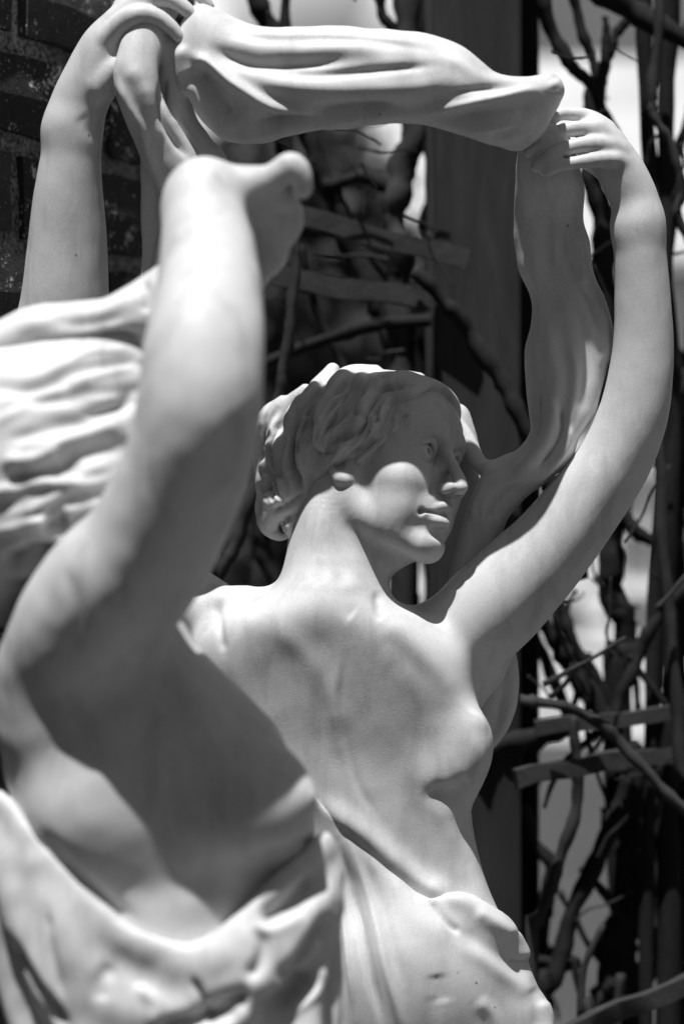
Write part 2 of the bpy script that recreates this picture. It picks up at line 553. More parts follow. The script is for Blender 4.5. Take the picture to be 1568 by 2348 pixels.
def carve_head(G):
    hell(G, (-18, 0, 52), (186, 146, 166), k=30)            # skull
    hell(G, (56, 0, -14), (112, 116, 158), k=36)            # face block
    hell(G, (72, 0, 72), (98, 112, 84), k=36)               # forehead
    hell(G, (54, 0, -106), (98, 92, 80), k=30)              # mouth and jaw mass
    for s in (-1, 1):
        hchain(G, [(-8, s * 108, -46, 30), (6, s * 98, -112, 34), (54, s * 72, -156, 35), (108, s * 24, -196, 27)], k=44)
        hell(G, (92, s * 72, -66), (52, 46, 44), k=36)      # cheek
        hell(G, (84, s * 68, -122), (44, 36, 44), k=30)
    hell(G, (118, 0, -194), (29, 36, 27), k=28)             # chin
    hell(G, (124, 0, -124), (34, 54, 42), k=26)             # muzzle
    for s in (-1, 1):                                       # brow
        hchain(G, [(156, s * 14, 26, 15), (160, s * 42, 44, 17), (138, s * 80, 42, 16), (108, s * 102, 20, 12)], k=16)
    for s in (-1, 1):                                       # eye sockets
        hell(G, (180, s * 48, -6), (52, 40, 32), k=16, op='s', side=s * 0.35)
        hell(G, (172, s * 25, -6), (26, 13, 22), k=14, op='s')
    # nose
    hchain(G, [(154, 0, 30, 14), (166, 0, 2, 12), (182, 0, -30, 12.5), (200, 0, -66, 14.5), (203, 0, -78, 15)], k=12)
    hell(G, (182, 0, -80), (28, 20, 14), k=10)
    for s in (-1, 1):
        hell(G, (180, s * 20, -82), (20, 11, 14), k=7)
        hell(G, (188, s * 11, -97), (14, 7, 11), k=4, op='s', side=s * 0.25)
        hell(G, (168, s * 40, -88), (18, 6, 18), k=8, op='s')
    # eyes
    for s in (-1, 1):
        hell(G, (122, s * 51, -7), (34, 35, 33), k=2)
        hchain(G, [(140, s * 19, -12, 4), (155, s * 33, 11, 7), (157, s * 52, 20, 7.5), (143, s * 73, 11, 7), (120, s * 90, -9, 4.5)], k=2)      # upper lid
        hchain(G, [(140, s * 19, -15, 3.5), (148, s * 36, -30, 5.2), (147, s * 53, -33, 5.4), (135, s * 72, -26, 5), (120, s * 90, -12, 4)], k=3)   # lower lid
        hchain(G, [(152, s * 22, 20, 3), (164, s * 40, 38, 7), (160, s * 62, 39, 7), (134, s * 88, 22, 4)], k=8)   # fold over the lid
        hchain(G, [(158, s * 52 + 13 * math.cos(t), -6 + 13 * math.sin(t), 3.2) for t in np.linspace(0, 6.3, 12)], k=1, n=2, op='s')   # ring of the iris
        hell(G, (157, s * 52, -4), (11, 6, 7), k=1, op='s')       # drilled pupil
    # mouth
    M = -17
    hchain(G, [(150 + M, -44, -134, 4), (168 + M, -23, -123, 10), (182 + M, -7, -117, 12), (179 + M, 0, -121, 11), (182 + M, 7, -117, 12), (168 + M, 23, -123, 10), (150 + M, 44, -134, 4)], k=6)
    hchain(G, [(150 + M, -38, -141, 4), (166 + M, -18, -149, 12.5), (174 + M, 0, -152, 14.5), (166 + M, 18, -149, 12.5), (150 + M, 38, -141, 4)], k=6)
    hchain(G, [(156 + M, -48, -134, 4), (177 + M, -22, -135, 3.4), (195 + M, 0, -136, 3.6), (177 + M, 22, -135, 3.4), (156 + M, 48, -134, 4)], k=4, op='s')
    for s in (-1, 1):
        hell(G, (150 + M, s * 52, -135), (9, 5, 6), k=10, op='s')
    hchain(G, [(176, 0, -92, 4), (174, 0, -110, 5)], k=5, op='s')           # philtrum
    hell(G, (158, 0, -174), (20, 36, 12), k=14, op='s')                     # under the lip
    # ears: the lobe and rim that show below the hair
    for s in (-1, 1):
        hchain(G, [(-44, s * 128, -20, 13), (-30, s * 136, -40, 16), (-12, s * 138, -60, 19), (4, s * 132, -64, 18), (16, s * 122, -52, 13)], k=6)
        hchain(G, [(-40, s * 124, 0, 12), (-20, s * 130, 20, 12), (6, s * 124, 10, 11)], k=8)
        hell(G, (-12, s * 146, -34), (13, 9, 12), k=5, op='s', tilt=-0.25)

def hand_right(G):
    # back of the hand, thumb side away; four fingers laid over the gathered veil
    G.vchain([(1462, 520, -60, 56), (1458, 470, -62, 55), (1425, 400, -66, 55), (1388, 342, -70, 50), (1362, 310, -72, 44)], n=6, k=30, q=0.8)
    F = [[(1385, 300, -60, 28), (1345, 268, -66, 19), (1310, 262, -74, 16), (1278, 264, -82, 15), (1245, 292, -92, 15), (1216, 322, -92, 13)],
         [(1405, 325, -66, 28), (1370, 300, -84, 21), (1325, 295, -96, 19), (1283, 302, -104, 17), (1248, 326, -112, 16), (1212, 350, -112, 14)],
         [(1420, 350, -74, 28), (1385, 334, -100, 22), (1335, 333, -112, 20), (1285, 345, -118, 17), (1256, 362, -122, 16), (1228, 384, -120, 13)],
         [(1430, 380, -80, 25), (1402, 366, -108, 20), (1345, 370, -122, 17), (1286, 379, -126, 14), (1262, 390, -126, 13), (1248, 396, -124, 11)]]
    for c in F:
        G.vchain(c, n=6, k=7)
    G.vchain([(1420, 420, -10, 30), (1370, 380, 20, 24), (1310, 350, 20, 21), (1260, 320, 10, 18)], n=5, k=14)   # thumb behind the cloth

def hand_left(G):
    G.vchain([(165, 300, -150, 64), (182, 240, -158, 66), (212, 175, -168, 64), (245, 110, -176, 60), (285, 62, -180, 52)], n=6, k=30, q=0.85)
    F = [[(250, 90, -200, 34), (300, 42, -232, 27), (350, 36, -240, 22), (388, 58, -240, 19), (412, 86, -236, 15)],
         [(270, 50, -190, 32), (330, 4, -216, 25), (388, -2, -224, 21), (428, 22, -226, 18), (452, 48, -222, 14)],
         [(290, 20, -176, 32), (350, -28, -190, 25), (410, -36, -196, 21), (456, -14, -200, 18), (480, 14, -200, 14)],
         [(300, 0, -160, 30), (360, -56, -160, 22), (420, -66, -166, 18), (466, -44, -170, 15), (488, -16, -174, 12)]]
    for c in F:
        G.vchain(c, n=6, k=7)
    G.vchain([(232, 200, -190, 38), (268, 160, -206, 28), (318, 128, -214, 23), (362, 112, -214, 19), (392, 116, -212, 15)], n=5, k=14)

def NECKB(G):
    G.vchain([(812, 1150, 62, 104), (778, 1225, 50, 111), (764, 1300, 14, 108), (758, 1365, -30, 106), (752, 1440, -52, 104), (752, 1520, -50, 104)], n=10, k=70)      # neck
    G.vchain([(800, 1240, 40, 88), (850, 1250, 10, 68), (905, 1262, -10, 42)], n=6, k=60)
    G.vchain([(752, 1130, -20, 34), (742, 1200, -34, 40), (752, 1290, -44, 38), (790, 1380, -66, 26), (806, 1420, -80, 18)], n=6, k=50)
G = Carve((-800, -430, -1330), (840, 420, 1330), 4.6, 72)
# torso
def torso(G):
    G.loft([(1290, 690, 840, 10, 60), (1340, 650, 862, -20, 90), (1385, 560, 890, -38, 106), (1430, 470, 965, -40, 116), (1490, 430, 1035, -34, 126), (1580, 425, 1062, -16, 137),
            (1680, 440, 1066, 6, 142), (1790, 480, 1072, 20, 138), (1880, 515, 1082, 28, 132), (1960, 535, 1090, 28, 128),
            (2050, 550, 1112, 30, 132), (2140, 550, 1152, 4, 148), (2240, 540, 1192, 0, 165), (2340, 530, 1225, 10, 175), (2460, 520, 1245, 20, 175)], k=10, p=2.2, cap=90)
    G.vchain([(470, 1410, 10, 34), (520, 1384, 14, 36), (560, 1376, 10, 32), (592, 1392, 0, 22)], n=6, k=34)
    G.ell(V(950, 2230, -70), (190, 110, 170), None, 70)
    G.vchain([(985, 1700, -50, 70), (1000, 1790, -56, 74), (1006, 1900, -54, 71), (1032, 2020, -52, 76), (1058, 2130, -60, 90)], n=8, k=60, q=0.72)
    # her left arm (picture right)
    G.vchain([(975, 1520, 62, 88), (1040, 1478, 50, 104), (1120, 1400, 34, 113), (1190, 1328, 22, 108), (1265, 1250, 10, 98), (1340, 1155, 0, 91), (1405, 1060, -10, 85),
              (1448, 960, -22, 80), (1466, 870, -30, 74), (1473, 780, -36, 69), (1472, 690, -44, 65), (1467, 600, -52, 61), (1462, 520, -60, 57)], n=14, k=40)
    G.vchain([(1100, 1540, 60, 50), (1050, 1600, 60, 55), (1000, 1700, 60, 60)], n=4, k=60)
    G.vchain([(900, 1480, -50, 80), (960, 1560, -58, 86), (1000, 1650, -50, 86)], n=8, k=70)
    G.vchain([(740, 1480, -66, 90), (780, 1600, -52, 94), (810, 1760, -28, 92), (846, 1900, -12, 92), (880, 2050, -14, 94), (900, 2180, -40, 110)], n=8, k=80)
    NECKB(G)
    G.vchain([(600, 1410, 62, 56), (760, 1405, 30, 60), (900, 1455, 30, 62), (990, 1470, 52, 72)], n=6, k=60)                               # shoulders
torso(G)
# her right arm (picture left)
G.vchain([(480, 1420, 90, 90), (330, 1330, 80, 108), (210, 1150, 30, 112), (140, 950, -20, 104), (136, 800, -60, 106), (150, 690, -84, 101), (155, 560, -104, 90), (158, 440, -126, 78), (164, 350, -142, 68), (165, 300, -150, 63)], n=14, k=40)
# breasts
G.ell(V(1014, 1736, -48), (106, 98, 98), None, 54)
G.ell(V(1056, 1694, -86), (56, 52, 56), None, 60)
G.ell(V(1090, 1658, -108), (16, 16, 15), None, 26)
# belly
carve_head(G)
hand_right(G)
hand_left(G)
clock('rear field')
P, Q = G.mesh(5)
clock('rear mesh %d' % len(P))
lo, hi = np.array([-200, -330, -172.]), np.array([340, 330, 330.])
F = Carve(lo - 8, hi + 8, 2.1, 72)
torso(F)
carve_head(F)
P, Q, TJ = refine(P, Q, F, lo, hi)
F = None
clock('head refined %d' % len(P))
for it in range(46):                       # rub the base of the neck smooth
    if it == 0:
        mz = np.clip((P[:, 2] + 240) / 50, 0, 1) * np.clip((-50 - P[:, 2]) / 40, 0, 1) * (np.abs(P[:, 0] + 20) < 190) * (P[:, 1] > -160)
    P = seam(P * (1 - mz[:, None]) + relax(P, Q, 0.6) * mz[:, None], TJ)
# plane the breastbone and upper chest to one broad, slightly overhanging surface
N_ = normals(P, Q)
f = (B0 + P[:, 1]) / B0
px_ = P[:, 0] / f + 784; py_ = 1174 - P[:, 2] / f
e_ = np.sqrt(((px_ - 775 - (py_ - 1590) * 0.34) / 372) ** 2 + ((py_ - 1600) / 300) ** 2)
m_ = np.clip((1.0 - e_) / 0.62, 0, 1); m_ = m_ * m_ * (3 - 2 * m_) * (P[:, 1] < 10) * np.clip((-N_[:, 1] - 0.3) * 2.2, 0, 1) * np.clip((px_ - 500 + (py_ - 1400) * 1.2) / 300, 0, 1)
s_ = py_ - 1425
t_ = np.where(s_ > 0, -164 + 0.11 * s_ + 24 * (s_ / 520) ** 2, -164 + 0.11 * s_ + 5 * (s_ / 70) ** 2)
t_ = t_ + 34 * ((px_ - 790) / 300) ** 2
P[:, 1] = P[:, 1] * (1 - m_) + t_ * m_
mm_ = np.clip((1.12 - e_) / 0.35, 0, 1) * (P[:, 1] < 30) * np.clip((1095 - px_) / 60, 0, 1)
mm_ = mm_ * np.clip((1 - np.sqrt(((px_ - 1040) / 120) ** 2 + ((py_ - 1730) / 120) ** 2)) * -3 + 0, 0, 1)
for it in range(110):
    P = seam(P * (1 - mm_[:, None]) + relax(P, Q, 0.6) * mm_[:, None], TJ)
P = wobble(P, Q, 0.8, 260, 3)
S = [
    # sternum and long cloth like ridges on the chest
    ([(770, 1300), (785, 1360), (800, 1400), (812, 1412)], 18, -5),
    ([(820, 1200), (815, 1290), (802, 1370)], 26, 4),
    ([(865, 1350), (868, 1400), (880, 1416)], 12, -7),
    ([(900, 1520), (960, 1600), (990, 1700)], 30, 2),
    ([(880, 1420), (940, 1470), (1010, 1540), (1050, 1600)], 24, 3),
    ([(875, 1452), (930, 1500), (1000, 1580)], 26, -2),
    ([(792, 1500), (782, 1580), (788, 1660), (802, 1740), (830, 1820), (880, 1890)], 11, -3),
    ([(778, 1500), (768, 1600), (774, 1680), (792, 1770)], 12, 2.5),
    ([(980, 1810), (1030, 1815), (1080, 1790)], 20, -8),
    # ribs edge and flank
    ([(1085, 1820), (1060, 1930), (1068, 2010)], 20, -4),
    ([(850, 1800), (870, 1900), (910, 1970)], 34, -2),
    # the body swells over the edge of the cloth
    ([(716, 1826), (790, 1880), (852, 1926), (940, 2006), (990, 2040), (1040, 2052)], 26, 17),
    ([(1000, 1840), (1040, 1930), (1070, 2010)], 20, 3),
    ([(575, 1365), (540, 1420), (522, 1480), (532, 1560), (580, 1660), (640, 1740)], 20, 5, 'e'),
    ([(500, 1370), (505, 1440), (515, 1500)], 9, -7),
    ([(590, 1400), (700, 1500), (760, 1600), (782, 1700)], 26, 4),
    # wrist and knuckles
    ([(1345, 250), (1400, 300), (1440, 360)], 14, 3),
    ([(960, 1812), (1020, 1836), (1076, 1816)], 20, -5),
    ([(180, 262), (206, 296), (238, 316)], 18, -3),
]
P = strokes(P, Q, S)
P = seam(P, TJ)
body = to_obj('body', P, Q, M_marble, rear)
clock('rear body')

# hair: one swept mass with waved locks laid over it
CAPC, CAPR = (-52, 0, 50), (216, 160, 178)
def cap_depth(x, y):
    """depth at which the line of sight (x, y) meets the skull cap; the nearest rim if it misses"""
    c = H(*CAPC); r = np.array(CAPR) * HS
    z = np.arange(-330, 260, 4.0)
    f = (B0 + z) / B0
    p = np.stack([(x - 784) * f, z, -(y - 1174) * f], 1) - c
    k0 = np.sqrt((((p @ HR.T) / r) ** 2).sum(1))
    i = np.nonzero(k0 < 1)[0]
    return z[i[0]] if len(i) else z[k0.argmin()]
G = Carve((-300, -330, -130), (400, 330, 430), 2.9)
hell(G, CAPC, CAPR, k=10)
hell(G, (52, 0, 122), (124, 124, 74), k=26)
hell(G, (-150, 0, -44), (80, 112, 84), k=40)
def lock(P, k=12, n=7, up=0.35):
    G.vchain([(x, y, cap_depth(x, y) + r * up, r) for x, y, r in P], n=n, k=k)
lock([(1022, 905, 8), (1008, 922, 18), (988, 948, 20), (950, 972, 22), (905, 990, 23), (865, 1016, 23), (830, 1052, 20), (800, 1078, 14)])
lock([(1008, 890, 10), (975, 900, 22), (930, 922, 25), (890, 960, 24), (875, 985, 18)])
lock([(960, 868, 14), (905, 880, 26), (860, 925, 28), (832, 985, 25), (790, 1040, 24), (745, 1080, 20), (728, 1105, 12)])
lock([(860, 850, 14), (800, 862, 24), (775, 905, 28), (745, 985, 26), (722, 1060, 26), (710, 1120, 20)])
lock([(762, 848, 16), (735, 888, 24), (700, 950, 28), (680, 1020, 28), (682, 1090, 26), (700, 1150, 18)])
lock([(700, 892, 12), (658, 940, 24), (636, 1000, 28), (636, 1070, 28), (655, 1135, 24), (680, 1180, 14)])
lock([(646, 918, 10), (614, 955, 22), (603, 1010, 24), (604, 1070, 22), (618, 1125, 18)])
lock([(606, 985, 10), (597, 1040, 14), (600, 1095, 14), (606, 1120, 8)])
# twist of hair at the nape
G.vchain([(700, 1120, 24, 44), (660, 1150, 24, 44), (630, 1180, 44, 34), (618, 1205, 56, 24), (640, 1224, 54, 17), (664, 1222, 44, 11)], n=6, k=16)
G.vchain([(610, 1120, 70, 16), (602, 1160, 70, 18), (606, 1192, 64, 16)], n=5, k=14)
G.vchain([(676, 1190, 10, 14), (660, 1205, 4, 14), (668, 1224, 10, 11)], n=5, k=8)
# cut the mass away from the face
sl, X, Y, Z = G.box(G.lo, G.lo + G.n * G.h)
x, y, z = X - HC[0], Y - HC[1], Z - HC[2]
f_ = (hf[0] * x + hf[1] * y + hf[2] * z) / HS; r_ = (hr[0] * x + hr[1] * y + hr[2] * z) / HS; u_ = (hu[0] * x + hu[1] * y + hu[2] * z) / HS
hl = np.interp(np.abs(r_), [0, 30, 80, 110, 150], [136, 128, 84, 40, 10])     # hairline height above f = 110
line = 0.70 * (f_ - 122) - 0.71 * (u_ - hl)
line += 4.0 * np.sin(u_ * 0.11) + 3.0 * np.sin(f_ * 0.17 + 1)
nape = -(u_ + 104 + 0.30 * (f_ + 100))
nape = np.where(f_ > -105, nape, -60)
ear = (34 - np.sqrt((f_ + 8) ** 2 + (u_ + 62) ** 2)) * 0.8
ear = np.where(np.abs(r_) > 60, ear, -60)
cutd = np.maximum(np.maximum(line, nape), ear).astype(np.float32)
kk = 16.0
h = np.maximum(kk - np.abs(G.D - cutd), 0) / kk
G.D = (np.maximum(G.D, cutd) + h * h * kk * 0.25).astype(np.float32)
clock('hair field')
P, Q = G.mesh(1)
r2 = random.Random(5)
S = []
flow = [
    [(1015, 905), (985, 935), (935, 958), (888, 985), (848, 1030), (795, 1072)],
    [(975, 880), (925, 905), (882, 930), (850, 985), (800, 1035), (750, 1080)],
    [(905, 862), (870, 890), (830, 915), (800, 965), (760, 1015), (730, 1085)],
    [(840, 852), (815, 885), (775, 915), (750, 965), (720, 1025), (708, 1105)],
    [(775, 858), (750, 900), (725, 940), (700, 1000), (690, 1075), (700, 1140)],
    [(720, 880), (695, 920), (668, 970), (650, 1030), (655, 1095), (680, 1155)],
    [(670, 900), (640, 950), (620, 1010), (618, 1070), (635, 1130), (660, 1175)],
    [(630, 925), (608, 980), (600, 1040), (604, 1100), (618, 1150)],
]
for i, fl in enumerate(flow):
    nxt = flow[min(i + 1, len(flow) - 1)]
    for j in range(9):
        big = j < 3
        t = (j + 0.5 + r2.uniform(-0.3, 0.3)) / 3.0 if big else r2.random()
        ph = r2.uniform(0, 6.28)
        am = 11 if big else 7
        pts = [(a[0] * (1 - t) + b[0] * t + am * math.sin(n * 2.0 + i * 1.3 + 0.4 * ph), a[1] * (1 - t) + b[1] * t + am * 1.2 * math.sin(n * 2.2 + i + 0.6 * j)) for n, (a, b) in enumerate(zip(fl + [fl[-1]], nxt + [nxt[-1]]))][:len(fl)]
        if not big:
            a0 = r2.randint(0, 2); b0 = r2.randint(0, 1)
            pts = pts[a0:len(pts) - b0]
        if len(pts) < 3: continue
        if big: S.append((pts, r2.uniform(10, 13), (12, -17, 10)[j]))
        else: S.append((pts, r2.uniform(4, 6), r2.choice((-1, 1)) * r2.uniform(3, 6)))
S += [([(880, 925), (866, 955), (878, 985), (905, 1005), (940, 990)], 8, -13), ([(905, 925), (930, 950), (965, 960), (990, 945)], 8, 9), ([(858, 945), (848, 985), (868, 1012)], 8, 9),
      ([(1005, 905), (994, 925), (1004, 945)], 7, -9), ([(978, 970), (905, 1008), (855, 1040), (790, 1082)], 7, -6), ([(700, 1130), (660, 1155), (622, 1170)], 8, -10), ([(672, 1180), (646, 1205), (655, 1225)], 7, -8),
      ([(740, 870), (712, 930), (700, 960)], 9, -9), ([(930, 900), (900, 890), (850, 900), (820, 930)], 8, -7), ([(800, 950), (840, 960), (830, 1000), (790, 1030)], 7, -8), ([(700, 1010), (740, 1040), (790, 1030)], 7, -7)]
P = strokes(P, Q, S, face=0.3)
hair = to_obj('hair', P, Q, M_hair, body, 'wavy carved hair swept back and pinned up at the nape')
clock('hair')
# ------------------------------------------------------------------ the veil between her hands and down behind her shoulder
G = Carve((-560, -560, -640), (640, 330, 1240), 4.6)
G.loft([(404, 70, 175, -205, 30), (425, 34, 205, -208, 40), (455, 8, 265, -210, 50), (500, 20, 312, -206, 64), (545, 42, 330, -204, 76), (600, 60, 330, -206, 84), (660, 62, 314, -222, 88),
        (720, 60, 300, -240, 92), (790, 58, 294, -252, 94), (850, 66, 285, -256, 94), (920, 73, 279, -256, 94), (985, 80, 288, -250, 94), (1050, 104, 307, -244, 96),
        (1100, 142, 324, -234, 100), (1140, 174, 336, -222, 106), (1190, 181, 346, -204, 106), (1232, 176, 318, -180, 88), (1262, 172, 270, -158, 60), (1286, 196, 232, -140, 30)],
       axis='x', n=12, k=8, p=2.0, cap=20)
# over the hand at the left, and the length that hangs from it
G.vchain([(372, 20, -190, 40), (344, 66, -212, 46), (322, 124, -232, 50), (314, 184, -242, 50), (334, 256, -228, 50), (368, 330, -206, 54), (408, 400, -186, 58), (436, 470, -160, 58), (410, 620, -124, 62), (390, 900, -100, 60)], n=12, k=26, q=0.7)
G.vchain([(400, 120, -200, 36), (395, 200, -180, 34), (410, 280, -150, 40), (450, 350, -140, 46), (480, 400, -130, 50), (480, 560, -120, 44)], n=6, k=14, q=0.7)
G.vchain([(352, 330, -150, 30), (352, 450, -120, 30), (350, 560, -100, 28), (352, 1000, -90, 28)], n=5, k=14, q=0.7)
# hanging from the other hand
G.loft([(290, 1205, 1290, -90, 36), (350, 1188, 1318, -72, 50), (430, 1183, 1338, -40, 56), (500, 1180, 1336, 4, 58), (550, 1178, 1348, 20, 60), (620, 1190, 1358, 28, 62), (680, 1214, 1384, 32, 64),
        (735, 1216, 1400, 34, 66), (800, 1203, 1396, 34, 66), (880, 1204, 1384, 30, 64), (950, 1212, 1362, 18, 60), (1010, 1214, 1322, 6, 56), (1060, 1186, 1288, 4, 50), (1110, 1160, 1240, 6, 40)],
       n=6, k=16, p=2.0, cap=24)
G.vchain([(1262, 1030, 0, 52), (1205, 1078, 20, 50), (1150, 1120, 40, 56), (1115, 1180, 60, 48), (1095, 1250, 80, 46), (1075, 1330, 96, 46), (1060, 1420, 110, 46), (1100, 1500, 120, 60)], n=6, k=24, q=0.7)
G.vchain([(1010, 930, 130, 20), (1060, 1000, 110, 22), (1098, 1062, 80, 20), (1130, 1078, 60, 24), (1175, 1062, 40, 24)], n=6, k=12, q=0.9)
G.vchain([(1040, 960, 150, 40), (1075, 1100, 150, 34), (1060, 1250, 150, 34), (1050, 1400, 150, 40)], n=5, k=18, q=0.5)
G.loft([(1440, 1060, 1170, 140, 50), (1520, 1060, 1184, 130, 50), (1600, 1060, 1186, 125, 46), (1660, 1050, 1172, 120, 40), (1710, 1040, 1136, 120, 34), (1750, 1040, 1110, 120, 30)], n=5, k=14, cap=16)
G.ell(V(1084, 1868, 90), (22, 24, 24), None, 6)
G.ell(V(1080, 1908, 90), (14, 20, 20), None, 6)
G.loft([(1700, 1000, 1090, 130, 40), (1860, 1010, 1082, 120, 34), (1940, 1010, 1078, 120, 30)], n=4, k=14)
P, Q = G.mesh(4)
P = wobble(P, Q, 2.2, 240, 11)
S = [
    # band: long folds
    ([(430, 120), (480, 150), (540, 195), (620, 240), (700, 262), (800, 270)], 14, 20),
    ([(440, 150), (470, 190), (500, 240), (540, 290)], 30, -34),
    ([(415, 95), (420, 170), (432, 230)], 12, 16),
    ([(470, 100), (540, 136), (600, 150), (700, 146), (820, 132)], 17, -15),
    ([(500, 80), (580, 108), (680, 116), (800, 112), (900, 112)], 20, 8),
    ([(560, 175), (640, 195), (740, 205), (860, 205), (960, 200), (1040, 190)], 24, 15),
    ([(450, 292), (540, 318), (640, 306), (760, 284), (900, 268), (1000, 274)], 9, 8),
    ([(520, 72), (640, 84), (760, 82), (880, 90), (990, 102)], 8, 7),
    ([(620, 170), (740, 172), (880, 160), (1000, 150)], 10, -8),
    ([(1020, 215), (1090, 205), (1150, 200), (1220, 196)], 7, -6),
    ([(1060, 300), (1130, 296), (1190, 286), (1235, 262)], 8, 6),
    ([(560, 280), (650, 276), (760, 258), (850, 250), (950, 250)], 17, -24),
    ([(930, 262), (1000, 252), (1080, 236), (1160, 222), (1250, 200)], 11, 14),
    ([(960, 285), (1040, 276), (1120, 262), (1200, 250), (1255, 232)], 22, -18),
    ([(1000, 120), (1060, 150), (1110, 180), (1180, 190), (1240, 192)], 16, 6),
    ([(700, 90), (820, 92), (940, 102), (1030, 130)], 14, -3),
    ([(1262, 182), (1275, 205), (1268, 225)], 14, 12),
    ([(1190, 345), (1225, 310), (1262, 260)], 9, 8),
    ([(1110, 320), (1170, 300), (1230, 250)], 10, -8),
    # left fall
    ([(265, 170), (290, 230), (325, 290), (345, 360), (380, 440)], 10, 10),
    ([(385, 170), (370, 220), (372, 270), (400, 320), (440, 370)], 9, -14),
    ([(395, 260), (430, 310), (470, 370)], 10, 8),
    ([(290, 150), (330, 200), (350, 270)], 20, 5),
    ([(330, 180), (345, 260), (370, 330)], 18, 6),
    # right fall
    ([(1208, 400), (1215, 520), (1230, 640), (1250, 760), (1270, 900)], 20, 6),
    ([(1275, 500), (1272, 560), (1275, 610)], 6, 5),
    ([(1250, 420), (1250, 560), (1255, 680)], 22, -5),
    ([(1315, 520), (1330, 570), (1335, 620), (1345, 660)], 12, 14),
    ([(1290, 500), (1300, 570), (1325, 640), (1360, 700), (1385, 780)], 12, -10),
    ([(1370, 690), (1392, 760), (1380, 850)], 10, 10),
    ([(1300, 660), (1330, 740), (1345, 830), (1330, 920)], 16, -7),
    ([(1240, 700), (1265, 800), (1275, 880), (1262, 960)], 18, 7),
    ([(1300, 760), (1318, 850), (1310, 930), (1285, 1000)], 12, 7),
    ([(1258, 900), (1268, 950), (1250, 1010), (1210, 1060), (1180, 1090)], 14, 16),
    ([(1285, 930), (1290, 980), (1270, 1030), (1225, 1085)], 8, -12),
    ([(1305, 960), (1300, 1020), (1262, 1075), (1215, 1115)], 8, 9),
    ([(1235, 900), (1232, 960), (1222, 1010)], 9, -9),
    ([(1170, 1065), (1120, 1095), (1092, 1150), (1084, 1210)], 9, 9),
    ([(1185, 1110), (1140, 1150), (1118, 1200)], 14, -10),
    ([(1130, 1085), (1100, 1130), (1090, 1200)], 8, -7),
    ([(1145, 1500), (1160, 1580), (1140, 1680)], 16, -12),
    ([(1176, 1590), (1155, 1660), (1120, 1720)], 8, 10),
]
P = strokes(P, Q, S, face=0.3)
to_obj('veil', P, Q, M_cloth, rear, 'heavy carved veil billowing overhead between her hands')
clock('veil')

# thin cloth that clings to the belly and gathers at the hip
G = Carve((-380, -260, -1400), (560, 330, -480), 5, 72)
def fold(P, **kw): G.vchain(P, **kw)
torso(G)
G.D -= 12
G.loft([(2030, 700, 1096, 40, 100), (2090, 640, 1136, 24, 128), (2140, 600, 1186, 10, 146), (2178, 590, 1214, 4, 156), (2210, 590, 1214, 4, 158), (2260, 590, 1232, 6, 166), (2300, 580, 1256, 10, 172), (2360, 560, 1270, 16, 178), (2480, 520, 1300, 20, 190)], n=6, k=24, p=2.3)
G.above([(300, 1400), (600, 1660), (740, 1846), (800, 1898), (850, 1940), (940, 2022), (985, 2056), (1030, 2050), (1080, 2056), (1130, 2084), (1190, 2110), (1400, 2200)], 0, 14)
# long folds that fall in front on the left
fold([(742, 1860, -70, 14), (760, 1980, -80, 26), (774, 2080, -90, 32), (790, 2200, -104, 34), (806, 2330, -112, 36), (820, 2600, -120, 46)], n=8, k=36)
fold([(700, 1900, -70, 30), (716, 2050, -80, 46), (730, 2250, -90, 54), (740, 2600, -100, 64)], n=6, k=30)
P, Q = G.mesh(2)
S = [
    # rolled edge and its shadow line
    ([(745, 1862), (800, 1912), (850, 1952), (900, 1996), (950, 2036), (990, 2070)], 16, -7),
    ([(985, 2056), (1004, 2090), (1030, 2120), (1060, 2140)], 8, -8),
    ([(1000, 2052), (1060, 2066), (1120, 2100), (1175, 2142), (1216, 2180)], 24, 12),
    ([(1080, 2092), (1130, 2120), (1175, 2150)], 16, 8),
    ([(1040, 2120), (1090, 2156), (1140, 2190), (1190, 2216), (1225, 2228)], 24, -9),
    ([(1050, 2160), (1110, 2196), (1150, 2230), (1190, 2262), (1220, 2300)], 20, 6), 
    ([(1216, 2262), (1232, 2300), (1232, 2370)], 15, -4), ([(1242, 2290), (1256, 2330), (1256, 2390)], 12, 10),
    ([(1170, 2200), (1200, 2204), (1222, 2200)], 10, -7),
    ([(1090, 2290), (1130, 2330), (1150, 2400)], 18, 6),
    # belly and navel through the cloth
    ([(1000, 2230), (1006, 2266), (1014, 2304)], 20, -5), ([(1000, 2280), (986, 2340), (980, 2400)], 22, -3),
    # long folds to the left
    ([(800, 1930), (836, 2020), (862, 2120), (884, 2220), (916, 2330), (930, 2420)], 12, 9), ([(776, 1930), (806, 2040), (832, 2140), (852, 2240), (880, 2360)], 11, -13),
    ([(820, 1940), (868, 2060), (896, 2160), (930, 2280)], 12, -5), ([(760, 1950), (778, 2060), (796, 2180), (812, 2340)], 8, 8), ([(752, 2050), (766, 2160), (776, 2340)], 7, -9),
    ([(880, 1990), (930, 2070), (980, 2120), (1040, 2150)], 30, 6),
]
P = strokes(P, Q, S, face=0.3)
hips = to_obj('hip_drapery', P, Q, M_cloth, rear, 'thin clinging drapery gathered at the hip')
G = Carve((-560, -420, -3080), (760, 520, -1330), 12)
G.loft([(2480, 500, 1290, 20, 185), (2800, 460, 1330, 20, 220), (3300, 420, 1330, 30, 250), (3800, 380, 1360, 30, 280), (4200, 330, 1400, 30, 310), (4260, 320, 1400, 30, 310)], n=5, k=10, p=2.2)
for i in range(9):
    x = 480 + i * 100
    fold([(x + 60, 2500, -150, 20), (x + 30, 3000, -200 + 12 * abs(i - 4), 34), (x - 10, 3600, -225 + 18 * abs(i - 4), 42), (x - 40, 4230, -250 + 22 * abs(i - 4), 50)], n=4, k=20)
